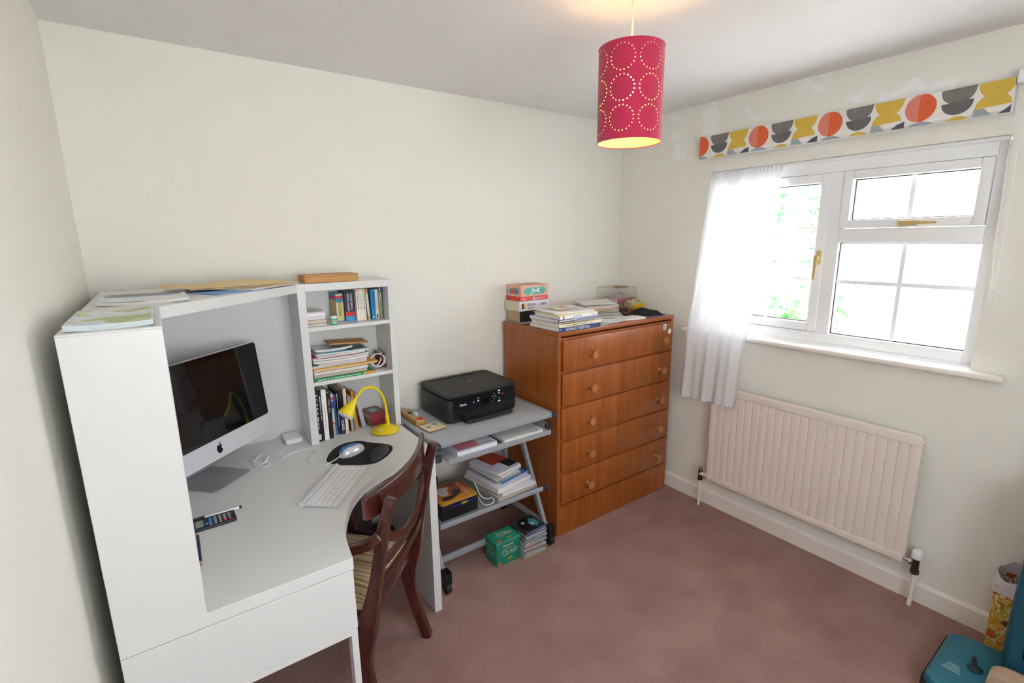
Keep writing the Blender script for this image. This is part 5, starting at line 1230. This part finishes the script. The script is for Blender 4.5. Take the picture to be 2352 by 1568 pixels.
g = G().tube([(-1.295+a, -.478+b*.8, .129) for a, b in arcp], .0007, 5); part(g, 'print_arc', IV, bb)
# stack of disc cases
cdc = ['9a8c5c', 'a8a49c', '8d8f92', '6e6660', 'b4a898', 'c46a3c', 'a09c98', 'd0ccc0', '70727c', '9a98a4', '8a8894', '5c6470', '3a4a8c']
zc_ = .0005; rr_ = random.Random(4)
lbls = ['bottommost', 'second from the bottom', 'third from the bottom', 'fourth from the bottom', 'fifth from the bottom', 'sixth from the bottom, orange spined', 'seventh from the bottom', 'white spined, middle', 'fifth from the top', 'fourth from the top', 'third from the top', 'second from the top', 'topmost']
CLR = M('jewel_case', 'a4a6aa', .12, var=.03, spec=.6)
for i, c_ in enumerate(cdc):
    dx, dy, a_ = rr_.uniform(-.006, .006), rr_.uniform(-.006, .006), rr_.uniform(-.09, .09)
    hgt = .0104
    o = thing('disc_case', 'clear plastic disc case in the stack by the castor, ' + lbls[i], 'disc case', (-1.152+dx*.6, -.488+dy, zc_), rz=a_, group='disc cases stacked on the floor', local=True)
    part(G().box(-.071, .071, -.0625, .0625, 0, .0048).bevel(.0008, 1), 'tray', C('2a2b30', .25) if i > 8 else CLR, o)
    part(G().box(-.0705, .0705, -.063, .062, .0052, hgt-.0004).bevel(.0008, 1), 'lid', C('33363c', .15) if i == 12 else CLR, o)
    part(G().box(-.067, .067, -.0636, -.0628, .002, .0085), 'spine_label', C(c_, .3), o, smooth=False)
    if i == 12:
        part(G().patch(circ(.058, 36), (0, 0, hgt-.0003), (1, 0, 0), (0, 1, 0), .0004), 'disc', M('dark_disc', '20242e', .15, .3), o, smooth=False)
        part(G().patch([(.0, 0), (.025, -.045), (.05, -.025), (.055, .015), (.03, .04)], (0, 0, hgt+.0002), (1, 0, 0), (0, 1, 0), .0004), 'disc_gloss_print', C('3c7c8c', .2), o, smooth=False)
        star = [(.02*math.cos(k*PI/4+.3)*(1 if k % 2 == 0 else .25), .02*math.sin(k*PI/4+.3)*(1 if k % 2 == 0 else .25)) for k in range(8)]
        part(G().patch(star, (.018, -.012, hgt+.0007), (1, 0, 0), (0, 1, 0), .0003), 'star_print', C('e0e0d8', .4), o, smooth=False)
        part(G().patch(star, (-.02, .02, hgt+.0004), (.8, 0, 0), (0, .8, 0), .0003), 'star_print', C('d0d0cc', .4), o, smooth=False)
    zc_ += hgt + .0006

# waste bin with liner
wbn = thing('waste_bin', 'tall yellow floral paper bin with a white plastic liner by the wall', 'bin', (-.105, -2.165, 0))
FLOR = blotch('floral_paper', ['d8a02c', 'e8c464', 'd87c2c', 'e6d49c', 'b8a83c', 'c85a34'], 22, .6)
def frust(x0, x1, y0, y1, z0, z1, fl_, th):
    g = G(); fl = fl_
    A = [(x0, y0), (x1, y0), (x1, y1), (x0, y1)]; cx_, cy_ = (x0+x1)/2, (y0+y1)/2
    def ring(z_, s_, k): return [g.bm.verts.new((cx_+(p[0]-cx_)*s_-k*math.copysign(th, p[0]-cx_), cy_+(p[1]-cy_)*s_-k*math.copysign(th, p[1]-cy_), z_)) for p in A]
    a, b, c, d = ring(z0, 1, 0), ring(z1, fl, 0), ring(z1, fl, 1), ring(z0+th, 1, 1)
    g._f(a[::-1]); g._f(d)
    for P_, Q_ in ((a, b), (b, c), (c, d)):
        for i in range(4): g._f([P_[i], P_[(i+1) % 4], Q_[(i+1) % 4], Q_[i]])
    return g
part(frust(-.19, -.03, -.27, -.06-2.0+2.0-.06, 0, 1, 1, .002) if False else frust(-.16, -.03, -2.27, -2.055, .001, .305, 1.06, .002), 'bin_body', FLOR, wbn)
part(G().patch(circ(.016, 16, 0, 0, 1, .7), (-.1625, -2.1, .17), (0, -1, 0), (0, 0, 1), .001), 'print_spot', C('6a4a2c'), wbn, smooth=False)
part(G().grid(lambda u, v: ((-.095+(.0715+.006*v*(1+.5*math.sin(u*40)))*math.copysign(abs(math.cos(2*PI*u))**.4, math.cos(2*PI*u))), -2.1625+(.118+.012*v*(1+.5*math.sin(u*34)))*math.copysign(abs(math.sin(2*PI*u))**.4, math.sin(2*PI*u)), .345-.065*v**1.2+.012*math.sin(u*26)*(1-v)), 72, 8), 'liner', M('bin_liner', 'dcd3d6', .35, var=.05, bump=.3, bscale=40), wbn)
part(G().grid(lambda u, v: (-.095+lerp(-.06, .06, u), -2.1625+lerp(-.108, .108, v), .29+.03*math.sin(9*u+2)*math.sin(7*v)+.012*math.sin(25*u)*math.sin(21*v)), 26, 26), 'rubbish', blotch('rubbish_mix', ['6a5a5c', 'b0a8a8', '8a3a40', 'd2ccc8', '4a4648'], 40, .7), wbn)
# upright vacuum cleaner
vc = thing('vacuum_cleaner', 'teal upright vacuum cleaner standing in the right foreground', 'vacuum cleaner', (-.38, -2.12, 0))
TE = M('teal_plastic', '1c6e84', .35, var=.04, vscale=10)
TED = M('teal_plastic_dark', '185468', .3, var=.04)
hd = [(-.56, -1.995), (-.53, -1.965), (-.24, -1.965), (-.205, -1.99), (-.2, -2.1), (-.2, -2.29), (-.58, -2.29), (-.58, -2.05)]
part(G().prism(hd, .022, .082).bevel(.016, 3, 30), 'floor_head', TE, vc)
part(G().prism([(-.585, -2.06), (-.56, -1.99), (-.52, -1.958), (-.22, -1.958), (-.22, -1.975), (-.515, -1.975), (-.545, -2.0), (-.565, -2.06)], .012, .05), 'bumper', C('16181b', .6), vc)
for y in (-2.02, -2.25): part(G().cyl((-.25, y, .02), (-.21, y, .02), .02, seg=18), 'wheel', C('1a1b1e', .6), vc)
part(G().ball((-.385, -2.07, .083), .024, 14, (1, .9, .5)), 'pedal_socket', C('14303a', .4), vc)
part(G().sweep(catmull([(-.385, -2.07, .088), (-.36, -2.06, .098), (-.335, -2.058, .093)], 5), (0, 0, 1), .008, .012), 'pedal', C('12262e', .4), vc)
for k in range(4): part(G().patch(rrect(.05-.006*k, .006, .001, 2), (-.455+.012*k, -2.02, .0822), (0, -1, 0), (1, 0, 0)), 'printed_bar', C('8fb4ba', .5), vc, smooth=False)
bd = catmull([(-.268, -2.2, .06), (-.266, -2.2, .2), (-.256, -2.2, .45), (-.225, -2.2, .75)], 6)
part(G().sweep(bd, (0, 1, 0), [.15+.02*math.sin(PI*i/18) for i in range(19)], [.13]*19).bevel(.03, 4, 40), 'body', TED, vc)
part(G().sweep([p+V(-.012, -.012, .1) for p in bd[:14]], (0, 1, 0), .10, .12).bevel(.02, 3, 40), 'dust_bin', C('15181c', .2), vc)
part(G().tube([(-.225, -2.2, .74), (-.2, -2.2, .95), (-.185, -2.2, 1.12)], .018, 12), 'handle_tube', C('2a2c30', .4), vc)
# beige cloth draped over the cleaner head
cl_ = G().grid(lambda u, v: (lerp(-.57, -.345, u)+.006*math.sin(9*v), lerp(-2.105, -2.29, v), .096+.03*math.sin(PI*v)**.5*(1+.35*math.sin(u*24+2*v))+.01*math.sin(u*9)), 34, 18, (0, 0, -.004))
single(cl_, 'duster_cloth', 'crumpled beige cloth lying on the vacuum cleaner head', 'cloth', M('beige_cloth', 'c0a48c', .9, var=.12, vscale=20, bump=.3, bscale=200))
